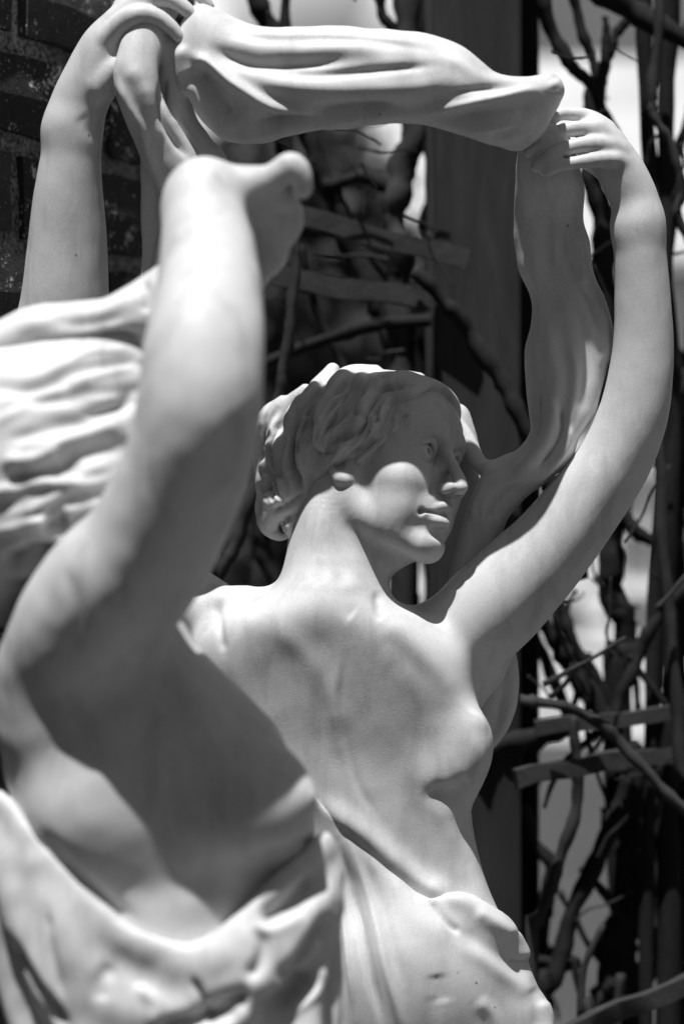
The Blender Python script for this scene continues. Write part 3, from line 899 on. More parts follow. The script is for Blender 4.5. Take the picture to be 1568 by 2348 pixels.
P, Q = G.mesh(1)
to_obj('skirt', P, Q, M_cloth, rear)
clock('skirt')
# ------------------------------------------------------------------ the nearer woman, out of focus
front = thing('marble_statue', 'blurred nearer marble statue whose bent arm hides its head, drapery slung below the breasts', 'statue', (-0.18, 1.50, 0.42))
G = Carve((-760, -1560, -1050), (120, -480, 700), 6)
# torso
G.loft([(1400, 70, 400, -880, 90), (1470, 20, 430, -900, 140), (1560, 6, 512, -900, 170), (1660, 2, 600, -895, 185), (1760, 8, 672, -885, 190), (1860, 40, 716, -880, 188), (1950, 60, 724, -870, 185),
        (2050, 60, 720, -865, 185), (2200, 50, 720, -860, 190), (2400, 40, 730, -860, 200)], n=6, k=10, p=2.2)
G.vchain([(330, 1540, -860, 110), (430, 1620, -860, 100), (540, 1720, -880, 100)], n=5, k=60)
# arm
G.vchain([(130, 1640, -940, 130), (140, 1540, -960, 142), (200, 1440, -1010, 165), (262, 1350, -1060, 166), (335, 1262, -1105, 154), (400, 1140, -1155, 148), (442, 1020, -1195, 146), (458, 915, -1210, 145),
          (466, 810, -1180, 141), (477, 710, -1110, 128), (479, 610, -1030, 112), (472, 520, -950, 100), (468, 450, -900, 88)], n=14, k=40)
# hand bent back at the wrist, thumb up
G.vchain([(466, 470, -915, 88), (478, 448, -900, 74), (530, 440, -890, 62), (585, 434, -885, 54), (620, 432, -881, 50)], n=6, k=26)
G.vchain([(560, 425, -895, 44), (610, 416, -911, 38), (640, 398, -921, 34), (664, 380, -925, 33), (680, 388, -925, 31), (690, 408, -923, 27), (694, 432, -919, 24)], n=6, k=14)
for i, (x0, y0, x1, y1, x2, y2, dz) in enumerate([(600, 455, 660, 462, 676, 510, -895), (590, 475, 640, 520, 640, 580, -875), (580, 480, 615, 550, 608, 615, -850), (570, 480, 590, 550, 582, 600, -825)]):
    G.vchain([(x0 - 40, y0 - 20, dz, 40), (x0, y0, dz, 36), (x1 - 10, (y0 + y1) / 2, dz + 6, 30), (x1, y1, dz + 14, 26), (x2, y2, dz + 40, 22), (x2 - 16, y2 + 36, dz + 60, 18)], n=5, k=10)
# breast
G.ell(V(580, 1842, -1000), (118, 104, 118), None, 60)
G.ell(V(676, 1826, -1030), (34, 34, 34), None, 26)
G.ell(V(706, 1828, -1040), (14, 13, 13), None, 10)
G.ell(V(200, 1880, -1000), (104, 80, 110), None, 70)
# neck, head and the arm on the far side
G.vchain([(300, 1480, -860, 110), (280, 1350, -830, 92), (270, 1220, -800, 92)], n=5, k=50)
G.ell(V(262, 1060, -780), (128, 150, 168), None, 30)
G.ell(V(300, 1110, -860), (80, 80, 110), None, 30)
G.vchain([(430, 1620, -760, 90), (470, 1760, -640, 84), (500, 1900, -600, 76), (520, 2080, -620, 66), (520, 2250, -660, 60)], n=5, k=40)
P, Q = G.mesh(2)
P = wobble(P, Q, 1.6, 300, 21)
S = [([(355, 1520), (420, 1570), (520, 1690)], 30, 5),
     ([(520, 985), (560, 960), (600, 930)], 16, -6),
     ([(290, 2080), (420, 2020), (560, 2010)], 40, -6),
     ([(600, 1960), (680, 1940), (720, 1920)], 14, -8),
     ([(80, 1890), (200, 2030), (330, 2130)], 18, -8),
     ([(140, 1290), (180, 1400), (160, 1500)], 20, -4)]
P = strokes(P, Q, S)
fbody = to_obj('body', P, Q, M_marble, front)
clock('front body')

# hair and the scarf thrown over it
G = Carve((-900, -1100, -260), (-200, -480, 560), 6)
G.ell(V(110, 1110, -830), (300, 240, 290), None, 10)
G.ell(V(-20, 1080, -800), (220, 200, 250), None, 60)
G.ell(V(230, 900, -800), (200, 150, 180), None, 60)
P, Q = G.mesh(2)
r3 = random.Random(9)
S = []
for i in range(28):
    y0 = 860 + i * 18 + r3.uniform(-9, 9)
    sl_ = r3.uniform(-0.42, 0.02); cv = r3.uniform(-26, 26)
    x0 = r3.uniform(-80, 120); x1 = x0 + r3.uniform(220, 420)
    pts = [(x0 + (x1 - x0) * t, y0 + sl_ * (x1 - x0) * t + cv * math.sin(t * 3.1) + r3.uniform(-6, 6)) for t in (0, .25, .5, .75, 1)]
    S.append((pts, r3.uniform(9, 18), r3.choice((-1, 1)) * r3.uniform(5, 10)))
S += [([(100, 1190), (130, 1195), (160, 1190)], 22, -34), ([(0, 1060), (80, 1052), (150, 1030)], 16, 16), ([(0, 1100), (90, 1096), (200, 1060)], 22, -18),
      ([(0, 1310), (80, 1260), (160, 1270)], 20, -20), ([(180, 940), (260, 930), (320, 900)], 14, -16)]
P = strokes(P, Q, S, face=0.3)
to_obj('hair', P, Q, M_hair, fbody, 'loose wind blown carved hair')
G = Carve((-900, -1120, 120), (-200, -500, 760), 6)
G.loft([(-140, 750, 900, -790, 100), (-40, 752, 885, -810, 110), (40, 716, 872, -820, 112), (100, 698, 862, -826, 112), (170, 692, 852, -830, 110), (240, 680, 846, -834, 106), (300, 650, 842, -838, 102), (350, 614, 850, -840, 98), (400, 590, 860, -830, 90), (440, 610, 840, -810, 60)], axis='x', n=8, k=10, p=2.0, cap=20)
G.vchain([(-60, 900, -850, 40), (40, 884, -880, 44), (110, 862, -890, 44), (180, 850, -886, 40), (260, 862, -870, 40), (360, 900, -850, 50)], n=8, k=34)
P, Q = G.mesh(2)
P = wobble(P, Q, 2.5, 160, 31)
S = [([(-20, 858), (60, 855), (120, 836), (200, 800), (270, 778), (340, 770)], 17, -34), ([(0, 760), (120, 730), (240, 715), (330, 660)], 18, 8), ([(100, 730), (200, 740), (300, 720)], 16, -7),
     ([(220, 790), (280, 800), (330, 815)], 16, -16), ([(20, 890), (140, 870), (200, 850)], 14, 8), ([(330, 640), (340, 680), (330, 720)], 12, -10)]
P = strokes(P, Q, S, face=0.3)
to_obj('scarf', P, Q, M_cloth, front, 'carved scarf gathered across the back of the head')
clock('front hair')

# drapery below the breasts
G = Carve((-840, -1260, -1200), (60, -440, -420), 6)
G.loft([(1800, -10, 756, -875, 205), (1900, -14, 748, -875, 212), (2000, -12, 766, -870, 215), (2080, -6, 764, -868, 215), (2140, 0, 752, -866, 218), (2240, 16, 770, -865, 225), (2340, 50, 778, -865, 235),
        (2480, 90, 790, -865, 240), (2640, 100, 800, -865, 240)], n=6, k=10, p=2.2)
NECK = [(-200, 1760), (-10, 1800), (30, 1850), (100, 1940), (190, 2050), (300, 2140), (430, 2185), (500, 2160), (560, 2110), (640, 2010), (700, 1955), (748, 1915), (900, 1880)]
G.above(NECK, 0, 14)
def ff(P, **kw):
    kw.setdefault('n', 6); kw.setdefault('k', 22); G.vchain(P, **kw)
ff([(20, 1850, -985, 12), (100, 1965, -1030, 22), (190, 2070, -1050, 24), (300, 2155, -1060, 26), (430, 2204, -1064, 30), (500, 2184, -1062, 34), (570, 2126, -1054, 36), (650, 2036, -1026, 34), (700, 1984, -980, 30), (738, 1940, -920, 22)], k=36)
ff([(400, 2240, -1050, 34), (540, 2206, -1052, 58), (640, 2140, -1034, 58), (700, 2080, -994, 52), (744, 2010, -910, 40)], k=44)
ff([(520, 2300, -1056, 40), (640, 2236, -1056, 50), (700, 2166, -1024, 46), (748, 2090, -940, 38)], k=40)
ff([(10, 1880, -940, 34), (34, 1980, -990, 54), (66, 2100, -1012, 62), (120, 2230, -1034, 66), (190, 2340, -1044, 66), (260, 2480, -1044, 64)], k=40)
ff([(100, 1990, -1030, 26), (136, 2090, -1046, 46), (180, 2190, -1056, 56), (260, 2290, -1060, 56), (380, 2320, -1062, 54), (500, 2290, -1060, 50), (590, 2250, -1052, 42)], k=40)
ff([(-10, 1900, -900, 34), (0, 2050, -940, 44), (26, 2200, -970, 44), (66, 2350, -985, 46), (110, 2500, -990, 46)], k=34)
ff([(590, 2150, -1060, 30), (584, 2220, -1070, 36), (560, 2290, -1074, 38), (500, 2370, -1074, 42), (430, 2480, -1064, 46)], k=34)
ff([(735, 2060, -930, 30), (725, 2160, -966, 38), (706, 2260, -1000, 40), (690, 2400, -1024, 44)], k=30)
ff([(758, 2090, -900, 22), (755, 2200, -930, 30), (745, 2400, -960, 34)], k=24)
P, Q = G.mesh(2)
P = wobble(P, Q, 3.0, 220, 41)
S = [
    ([(590, 2110), (670, 2070), (760, 1990)], 26, -30), ([(560, 2150), (640, 2120), (700, 2090)], 16, 6), ([(640, 2260), (700, 2200), (770, 2090)], 22, -26),
    ([(575, 2120), (602, 2160), (595, 2210), (560, 2250)], 16, -16), ([(590, 2320), (660, 2290), (730, 2220)], 22, -26),
    ([(440, 2350), (520, 2300), (580, 2290)], 24, -26), ([(350, 2360), (460, 2340), (560, 2320)], 18, -20),
    ([(440, 2240), (464, 2290), (474, 2330)], 8, -12), ([(236, 2300), (232, 2250), (262, 2210)], 18, -7),
    ([(20, 2150), (80, 2260), (160, 2360)], 12, -22),
    ([(110, 2080), (120, 2180), (150, 2300)], 8, -8),
    ([(300, 2260), (360, 2300), (350, 2360)], 16, 8), ([(640, 2340), (720, 2280), (745, 2210)], 12, 8),
]
P = strokes(P, Q, S, face=0.3)
to_obj('drapery', P, Q, M_cloth, front, 'deep carved folds slung below the breasts')
G = Carve((-880, -1360, -3080), (140, -360, -960), 12)
G.loft([(2500, 90, 790, -865, 235), (2900, 60, 800, -865, 255), (3500, 0, 840, -865, 280), (4400, -60, 900, -865, 310), (5130, -110, 940, -865, 330), (5180, -110, 940, -865, 330)], n=5, k=10)
for i in range(8):
    x = 60 + i * 95
    ff([(x, 2520, -1070 + 14 * abs(i - 4), 26), (x - 20, 3300, -1100 + 18 * abs(i - 4), 44), (x - 50, 5120, -1130 + 24 * abs(i - 4), 56)], n=4)
P, Q = G.mesh(1)
to_obj('skirt', P, Q, M_cloth, front)
clock('front cloth')
# ------------------------------------------------------------------ the place behind
def flatmat(name, base, rough=0.8, spec=0.3, sc=20, var=0.3, bumpd=0.0, vecscale=(1, 1, 1), bsc=None):
    m, nt, b = nmat(name)
    v = objvec(nt, vecscale)
    n = noise(nt, sc, 6, 0.65, v, 0.3)
    r = ramp(nt, n.outputs[0], [(0.3, base * (1 - var)), (0.7, base * (1 + var))])
    nt.links.new(r.outputs[0], b.inputs['Base Color'])
    b.inputs['Roughness'].default_value = rough
    b.inputs['Specular IOR Level'].default_value = spec
    if bumpd:
        n2 = noise(nt, bsc or sc * 4, 5, 0.65, v)
        bump(nt, b, n2.outputs[0], 0.7, bumpd)
    return m
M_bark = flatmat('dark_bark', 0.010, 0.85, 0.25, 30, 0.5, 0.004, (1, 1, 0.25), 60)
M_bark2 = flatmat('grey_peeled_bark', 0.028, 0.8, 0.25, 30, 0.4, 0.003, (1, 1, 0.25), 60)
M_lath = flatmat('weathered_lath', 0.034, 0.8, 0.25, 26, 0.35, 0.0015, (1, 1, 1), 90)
M_road = flatmat('asphalt', 0.055, 0.9, 0.2, 1.2, 0.2, 0.003, (1, 1, 1), 90)
M_white = flatmat('white_paint', 0.86, 0.6, 0.3, 3, 0.03)
M_trim = flatmat('white_trim', 0.80, 0.5, 0.3, 3, 0.03)
M_shingle = flatmat('pale_shingle', 0.42, 0.9, 0.2, 2, 0.2)
M_glass, _nt, _b = nmat('window_glass')
_b.inputs['Base Color'].default_value = g3(0.12); _b.inputs['Roughness'].default_value = 0.15
M_leaf = flatmat('leaf', 0.055, 0.6, 0.3, 8, 0.4)
M_cloud = flatmat('cloud', 0.9, 1.0, 0.0, 0.02, 0.04)
M_plinth = flatmat('plinth_stone', 0.25, 0.85, 0.2, 8, 0.2, 0.003)

# post: greyish wood with knots
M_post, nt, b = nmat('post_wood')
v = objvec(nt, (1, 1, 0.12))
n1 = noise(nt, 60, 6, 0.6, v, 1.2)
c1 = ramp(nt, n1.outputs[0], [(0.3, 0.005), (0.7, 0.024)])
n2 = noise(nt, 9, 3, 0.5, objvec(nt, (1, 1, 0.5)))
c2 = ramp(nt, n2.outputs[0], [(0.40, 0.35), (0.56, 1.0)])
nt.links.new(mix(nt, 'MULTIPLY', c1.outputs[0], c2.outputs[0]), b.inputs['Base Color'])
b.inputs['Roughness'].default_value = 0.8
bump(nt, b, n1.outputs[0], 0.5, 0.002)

# brick: dark worn face with smears and crumbs of mortar
def brickmat(name, base, seed):
    m, nt, b = nmat(name)
    t = nt.nodes.new('ShaderNodeTexCoord')
    oi = nt.nodes.new('ShaderNodeObjectInfo')
    ad = nt.nodes.new('ShaderNodeVectorMath'); ad.operation = 'ADD'
    sc = nt.nodes.new('ShaderNodeVectorMath'); sc.operation = 'SCALE'
    sc.inputs[0].default_value = (7.3, 3.1, 5.7)
    nt.links.new(oi.outputs['Random'], sc.inputs['Scale'])
    nt.links.new(t.outputs['Object'], ad.inputs[0]); nt.links.new(sc.outputs[0], ad.inputs[1])
    v = ad.outputs[0]
    n1 = noise(nt, 40, 8, 0.7, v, 0.5)
    c1 = ramp(nt, n1.outputs[0], [(0.3, base * 0.45), (0.75, base * 1.6)])
    n2 = noise(nt, 26, 3, 0.6, v, 1.0)
    n3 = noise(nt, 330, 4, 0.7, v)
    a = nt.nodes.new('ShaderNodeMath'); a.operation = 'MULTIPLY'
    nt.links.new(n2.outputs[0], a.inputs[0]); nt.links.new(n3.outputs[0], a.inputs[1])
    sm = ramp(nt, a.outputs[0], [(0.345, 0.0), (0.375, 0.8)])
    n4 = noise(nt, 420, 2, 0.5, v)
    cr = ramp(nt, n4.outputs[0], [(0.70, 0.0), (0.73, 0.8)])
    x = mix(nt, 'LIGHTEN', c1.outputs[0], sm.outputs[0])
    x = mix(nt, 'LIGHTEN', x, cr.outputs[0])
    nt.links.new(x, b.inputs['Base Color'])
    b.inputs['Roughness'].default_value = 0.75
    h = mix(nt, 'ADD', n1.outputs[0], n3.outputs[0], 0.4)
    bump(nt, b, h, 0.9, 0.004)
    return m
M_brick = [brickmat('worn_brick', 0.045, 0), brickmat('dark_brick', 0.024, 1), brickmat('sooty_brick', 0.013, 2)]
M_mortar, nt, b = nmat('rough_mortar')
v = objvec(nt)
n1 = noise(nt, 260, 6, 0.75, v)
c1 = ramp(nt, n1.outputs[0], [(0.40, 0.05), (0.60, 0.9)])
n2 = noise(nt, 14, 3, 0.5, v)
c2 = ramp(nt, n2.outputs[0], [(0.35, 0.25), (0.6, 1.0)])
nt.links.new(mix(nt, 'MULTIPLY', c1.outputs[0], c2.outputs[0]), b.inputs['Base Color'])
b.inputs['Roughness'].default_value = 0.95
bump(nt, b, n1.outputs[0], 1.0, 0.006)

# ---- ground
mesh_obj('ground', [(-150, -60, 0), (150, -60, 0), (150, 300, 0), (-150, 300, 0)], [(0, 1, 2, 3)], M_road, None, None, 'structure')

def box_verts(x0, x1, y0, y1, z0, z1):
    v = [(x0, y0, z0), (x1, y0, z0), (x1, y1, z0), (x0, y1, z0), (x0, y0, z1), (x1, y0, z1), (x1, y1, z1), (x0, y1, z1)]
    f = [(0, 3, 2, 1), (4, 5, 6, 7), (0, 1, 5, 4), (1, 2, 6, 5), (2, 3, 7, 6), (3, 0, 4, 7)]
    return v, f
def box(name, x0, x1, y0, y1, z0, z1, mat, parent=None, bev=0.0, **kw):
    v, f = box_verts(x0, x1, y0, y1, z0, z1)
    o = mesh_obj(name, v, f, mat, parent, **kw)
    if bev:
        md = o.modifiers.new('bevel', 'BEVEL'); md.width = bev; md.segments = 2
    return o

# ---- the plinth under both statues
pl = thing('plinth', 'low stone plinth carrying both marble statues, below the frame', 'plinth', (-0.1, 1.7, 0))
box('cap', -0.62, 0.42, 1.12, 2.18, 0.40, 0.535, M_plinth, pl, 0.01)
box('base', -0.55, 0.35, 1.18, 2.11, 0.0, 0.398, M_plinth, pl, 0.01)

# ---- brick wall running away from the lens at the left
TW = np.array([0.428, 0.904, 0.0]); TW /= np.linalg.norm(TW)
NW = np.array([TW[1], -TW[0], 0.0])
A0 = np.array([-0.246, 1.85, 0.0])
wall = thing('brick_wall', 'dark old brick wall with crumbling pale mortar behind the raised arm', 'wall', (A0[0], A0[1], 0))
PITCH, COURSE = 0.2265, 0.0765
S0, S1 = -1.30, 0.30
def wp(s, n, z):
    p = A0 + TW * s + NW * n
    return (p[0], p[1], z)
v = [wp(S0, -0.009, 0), wp(S1 - 0.006, -0.009, 0), wp(S1 - 0.006, -0.21, 0), wp(S0, -0.21, 0)]
v += [(a, b_, 2.70) for a, b_, _ in v]
mesh_obj('mortar', v, [(0, 3, 2, 1), (4, 5, 6, 7), (0, 1, 5, 4), (1, 2, 6, 5), (2, 3, 7, 6), (3, 0, 4, 7)], M_mortar, wall)
bm_meshes = []
rb = random.Random(3)
def brick_mesh(L, D, Hh, seed):
    r = random.Random(seed)
    c = 0.0035
    vs = []; fs = []
    nx, nz = 5, 3
    # front face is a small uneven grid, sides fall back from it
    for j in range(nz):
        for i in range(nx):
            x = (i / (nx - 1) - 0.5) * L; z = (j / (nz - 1) - 0.5) * Hh
            edge = i in (0, nx - 1) or j in (0, nz - 1)
            vs.append((x + r.uniform(-.0034, .0034) * (1 if edge else 2), r.uniform(-.0012, .0012) + (c if edge else 0), z + r.uniform(-.0032, .0032)))
    for j in range(nz - 1):
        for i in range(nx - 1):
            a = j * nx + i
            fs.append((a, a + 1, a + nx + 1, a + nx))
    ring = [i for i in range(nx)] + [j * nx + nx - 1 for j in range(1, nz)] + [(nz - 1) * nx + i for i in range(nx - 2, -1, -1)] + [j * nx for j in range(nz - 2, 0, -1)]
    base = len(vs)
    for i in ring:
        vs.append((vs[i][0], D, vs[i][2]))
    n = len(ring)
    for q in range(n):
        fs.append((ring[(q + 1) % n], ring[q], base + q, base + (q + 1) % n))
    fs.append(tuple(base + q for q in range(n - 1, -1, -1)))
    me = bpy.data.meshes.new('brick')
    me.from_pydata(vs, [], fs); me.update()
    me.materials.append(M_brick[seed % 3])
    return me
full = [brick_mesh(PITCH - 0.015, 0.10, COURSE - 0.016, i) for i in range(7)]
half = [brick_mesh(PITCH / 2 - 0.015, 0.10, COURSE - 0.016, 20 + i) for i in range(3)]
ang = math.atan2(TW[1], TW[0])
k0 = int(math.floor(1.783 / COURSE)); zoff = 1.783 - k0 * COURSE
def put_brick(me, s, z):
    o = bpy.data.objects.new('brick', me)
    COL.objects.link(o)
    o.parent = wall
    p = A0 + TW * s + NW * (0.001 + rb.uniform(-0.003, 0.003)) - np.array([A0[0], A0[1], 0])
    o.location = (p[0], p[1], z)
    o.rotation_euler = (rb.uniform(-.006, .006), rb.uniform(-.008, .008), ang)
for c in range(0, 35):
    z = zoff + (c + 0.5 - 0) * COURSE
    if z < 0.03: z = max(z, 0.038)
    # the course that holds z = 1.745 has a joint at s = 0
    cc = c - (k0 - 1)
    off = 0.0 if cc % 2 == 0 else 0.13
    s = off - PITCH * 6
    while s < S1 - 0.05:
        e = min(s + PITCH, S1)
        if e > S0:
            if e - s > PITCH * 0.8: put_brick(rb.choice(full), (s + e) / 2, z)
            else: put_brick(rb.choice(half), s + PITCH / 4, z)
        s += PITCH
# the rest of the wall, beside and behind the lens: never in view, joined
vs, fs = [], []
for c in range(0, 35):
    z = zoff + c * COURSE + 0.007
    s = -7.5 + (0.0 if c % 2 else 0.11)
    while s + PITCH < S0 - 0.12:
        q = [wp(s + .006, 0, z), wp(s + PITCH - .006, 0, z), wp(s + PITCH - .006, 0, z + COURSE - .013), wp(s + .006, 0, z + COURSE - .013)]
        q += [wp(s + .006, -.05, z), wp(s + PITCH - .006, -.05, z), wp(s + PITCH - .006, -.05, z + COURSE - .013), wp(s + .006, -.05, z + COURSE - .013)]
        b0 = len(vs); vs += q
        fs += [(b0, b0 + 1, b0 + 2, b0 + 3), (b0 + 3, b0 + 2, b0 + 6, b0 + 7), (b0 + 1, b0, b0 + 4, b0 + 5), (b0, b0 + 3, b0 + 7, b0 + 4), (b0 + 2, b0 + 1, b0 + 5, b0 + 6)]
        s += PITCH
mesh_obj('unseen_brickwork', vs, fs, M_brick[1], wall, None, 'stuff')
# added return wall, unseen behind the lens, to darken the shaded marble
vs, fs = [], []
CY = -3.2
for c in range(0, 35):
    z = zoff + c * COURSE + 0.007
    x = -2.62 + (0.0 if c % 2 else 0.11)
    while x < 5.0:
        b0 = len(vs); x1_ = x + PITCH - .012
        vs += [(x1_, CY, z), (x, CY, z), (x, CY, z + COURSE - .013), (x1_, CY, z + COURSE - .013), (x1_, CY - .05, z), (x, CY - .05, z), (x, CY - .05, z + COURSE - .013), (x1_, CY - .05, z + COURSE - .013)]
        fs += [(b0, b0 + 1, b0 + 2, b0 + 3), (b0 + 3, b0 + 2, b0 + 6, b0 + 7), (b0 + 1, b0, b0 + 4, b0 + 5), (b0, b0 + 3, b0 + 7, b0 + 4), (b0 + 2, b0 + 1, b0 + 5, b0 + 6)]
        x += PITCH
mesh_obj('unseen_brickwork', vs, fs, M_brick[1], wall, None, 'stuff')
v_, f_3 = box_verts(-2.62, 5.2, CY - 0.21, CY - 0.009, 0, 2.7)
mesh_obj('mortar', v_, f_3, M_mortar, wall)
v = [wp(-7.6, -0.009, 0), wp(S0 - 0.003, -0.009, 0), wp(S0 - 0.003, -0.21, 0), wp(-7.6, -0.21, 0)]
v += [(a, b_, 2.70) for a, b_, _ in v]
mesh_obj('mortar', v, [(0, 3, 2, 1), (4, 5, 6, 7), (0, 1, 5, 4), (1, 2, 6, 5), (2, 3, 7, 6), (3, 0, 4, 7)], M_mortar, wall)
clock('wall')

# ---- rustic trellis of posts, laths and branches
trel = thing('rustic_trellis', 'dark rustic trellis of crooked branches nailed to posts and laths', 'trellis', (0.2, 2.4, 0))
def tube(name, pts, mat, parent, sides=9, seed=0, n=6, knots=True):
    """pts: rows (x, y, z, r) in metres"""
    r = random.Random(seed)
    P = catmull(np.array(pts, float), n)
    vs, fs = [], []
    ph = [r.uniform(0, 6.28) for _ in range(6)]
    L = len(P)
    prev = None
    for i, p in enumerate(P):
        t = P[min(i + 1, L - 1)][:3] - P[max(i - 1, 0)][:3]
        t = t / (np.linalg.norm(t) + 1e-9)
        a = np.array([1.0, 0.1, 0.0]) if prev is None else prev
        u = a - t * (a @ t); u /= np.linalg.norm(u) + 1e-9
        prev = u
        w = np.cross(t, u)
        wob = 1 + 0.10 * math.sin(i * 0.9 + ph[0]) + 0.07 * math.sin(i * 2.1 + ph[1])
        if knots and r.random() < 0.08: wob += r.uniform(0.1, 0.28)
        off = 0.16 * p[3] * np.array([math.sin(i * 0.7 + ph[2]), math.sin(i * 0.8 + ph[3]), 0])
        for k in range(sides):
            th = 2 * math.pi * k / sides
            rr = p[3] * wob * (1 + 0.10 * math.sin(2 * th + ph[4] + i * 0.3) + r.uniform(-0.04, 0.04))
            vs.append(tuple(p[:3] + off + rr * (math.cos(th) * u + math.sin(th) * w)))
    for i in range(L - 1):
        for k in range(sides):
            a = i * sides + k; b2 = i * sides + (k + 1) % sides
            fs.append((a, b2, b2 + sides, a + sides))
    fs.append(tuple(range(sides - 1, -1, -1)))
    fs.append(tuple((L - 1) * sides + k for k in range(sides)))
    return mesh_obj(name, vs, fs, mat, parent, smooth=True)
seedc = [100]
def near(d): return 1.96 + (d - 2.1) * 0.5
def branch(P, d, r, mat=None, down=False):
    """P: picture points; d: metres away (one value or two); r: radius in picture units (one or two)"""
    d0, d1 = d if isinstance(d, tuple) else (d, d)
    d0, d1 = near(d0), near(d1)
    r0, r1 = r if isinstance(r, tuple) else (r, r)
    out = []
    n = len(P)
    for i, (x, y) in enumerate(P):
        t = i / (n - 1)
        dd = d0 + (d1 - d0) * t
        q = at(x, y, dd)
        out.append((q[0], q[1], q[2], (r0 + (r1 - r0) * t) * 0.88 * K * dd))
    if down:
        q = out[-1]
        out.append((q[0] + rnd.uniform(-.03, .03), q[1] + rnd.uniform(-.03, .03), 0.5, q[3] * 1.1))
        out.append((q[0] + rnd.uniform(-.05, .05), q[1] + rnd.uniform(-.05, .05), -0.02, q[3] * 1.2))
    seedc[0] += 1
    tube('branch', out, mat or M_bark, trel, seed=seedc[0])
def lath(p, q, d0, d1, w, th=0.012):
    """a sawn strip between two picture points; w in picture units"""
    d0, d1 = near(d0), near(d1)
    a = np.array(at(*p, d0)); b_ = np.array(at(*q, d1))
    t = b_ - a; L = np.linalg.norm(t); t /= L
    up = np.array([0, 0, 1.0]) - t * t[2]; up /= np.linalg.norm(up)
    nn = np.cross(t, up)
    if nn[1] > 0: nn = -nn
    hw = w * K * (d0 + d1) / 4
    vs, fs = [], []
    m = 7
    for i in range(m):
        c = a + t * L * i / (m - 1) + up * 0.0012 * math.sin(i * 1.7 + d0 * 9)
        for su, sn in ((-1, 0), (-1, 1), (1, 1), (1, 0)):
            j = rnd.uniform(-0.0008, 0.0008)
            vs.append(tuple(c + up * (hw * su + j) + nn * th * sn))
    for i in range(m - 1):
        for k in range(4):
            fs.append((i * 4 + k, i * 4 + (k + 1) % 4, i * 4 + 4 + (k + 1) % 4, i * 4 + 4 + k))
    fs.append((3, 2, 1, 0)); fs.append(tuple((m - 1) * 4 + k for k in range(4)))
    o = mesh_obj('lath', vs, fs, M_lath, trel)
    return o
def post(x0, x1, d, depth, turn, mat, ztop=3.0, name='post'):
    d = near(d)
    a = at(x0, 1174, d); b_ = at(x1, 1174, d)
    cx = (a[0] + b_[0]) / 2; w = b_[0] - a[0]
    vs, fs = [], []
    m = 12
    ca, sa = math.cos(turn), math.sin(turn)
    for i in range(m):
        z = -0.02 + (ztop + 0.02) * i / (m - 1)
        for sx, sy in ((-1, -1), (1, -1), (1, 1), (-1, 1)):
            x, y = sx * w / 2, sy * depth / 2
            vs.append((cx + ca * x - sa * y + rnd.uniform(-.0008, .0008), d + depth / 2 + sa * x + ca * y, z))
    for i in range(m - 1):
        for k in range(4):
            fs.append((i * 4 + k, i * 4 + (k + 1) % 4, i * 4 + 4 + (k + 1) % 4, i * 4 + 4 + k))
    fs.append((3, 2, 1, 0)); fs.append(tuple((m - 1) * 4 + k for k in range(4)))
    o = mesh_obj(name, vs, fs, mat, trel)
    md = o.modifiers.new('bevel', 'BEVEL'); md.width = 0.004; md.segments = 2
    return o
post(988, 1190, 2.30, 0.09, 0.06, M_post)
post(1186, 1236, 2.46, 0.05, 0.0, M_bark)
# crooked uprights and diagonals behind the veil and head
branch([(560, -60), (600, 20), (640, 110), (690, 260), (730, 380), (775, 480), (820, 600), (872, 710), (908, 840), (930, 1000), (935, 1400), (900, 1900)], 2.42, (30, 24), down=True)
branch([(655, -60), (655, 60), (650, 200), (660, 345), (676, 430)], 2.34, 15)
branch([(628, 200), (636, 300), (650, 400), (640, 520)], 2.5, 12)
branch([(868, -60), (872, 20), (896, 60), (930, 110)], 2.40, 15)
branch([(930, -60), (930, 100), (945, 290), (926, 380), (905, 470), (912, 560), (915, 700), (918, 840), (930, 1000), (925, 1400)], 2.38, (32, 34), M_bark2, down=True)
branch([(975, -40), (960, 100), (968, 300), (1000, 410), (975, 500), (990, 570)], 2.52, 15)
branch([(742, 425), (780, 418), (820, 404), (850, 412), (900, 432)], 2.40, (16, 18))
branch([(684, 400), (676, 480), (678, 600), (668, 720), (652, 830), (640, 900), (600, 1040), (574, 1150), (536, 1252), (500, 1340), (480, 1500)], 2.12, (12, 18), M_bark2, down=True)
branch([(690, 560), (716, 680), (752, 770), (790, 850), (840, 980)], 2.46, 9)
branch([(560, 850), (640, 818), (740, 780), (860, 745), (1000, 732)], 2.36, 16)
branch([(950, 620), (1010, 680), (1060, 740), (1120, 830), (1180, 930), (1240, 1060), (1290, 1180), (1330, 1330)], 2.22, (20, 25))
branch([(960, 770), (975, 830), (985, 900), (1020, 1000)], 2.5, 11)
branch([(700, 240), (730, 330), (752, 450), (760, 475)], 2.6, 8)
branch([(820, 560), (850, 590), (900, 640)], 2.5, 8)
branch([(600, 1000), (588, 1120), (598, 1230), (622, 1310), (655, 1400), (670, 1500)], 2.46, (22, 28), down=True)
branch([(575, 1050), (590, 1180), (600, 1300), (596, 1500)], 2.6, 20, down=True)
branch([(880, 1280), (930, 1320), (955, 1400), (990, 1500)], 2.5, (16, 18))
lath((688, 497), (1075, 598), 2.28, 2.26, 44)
lath((560, 626), (990, 690), 2.28, 2.27, 46)
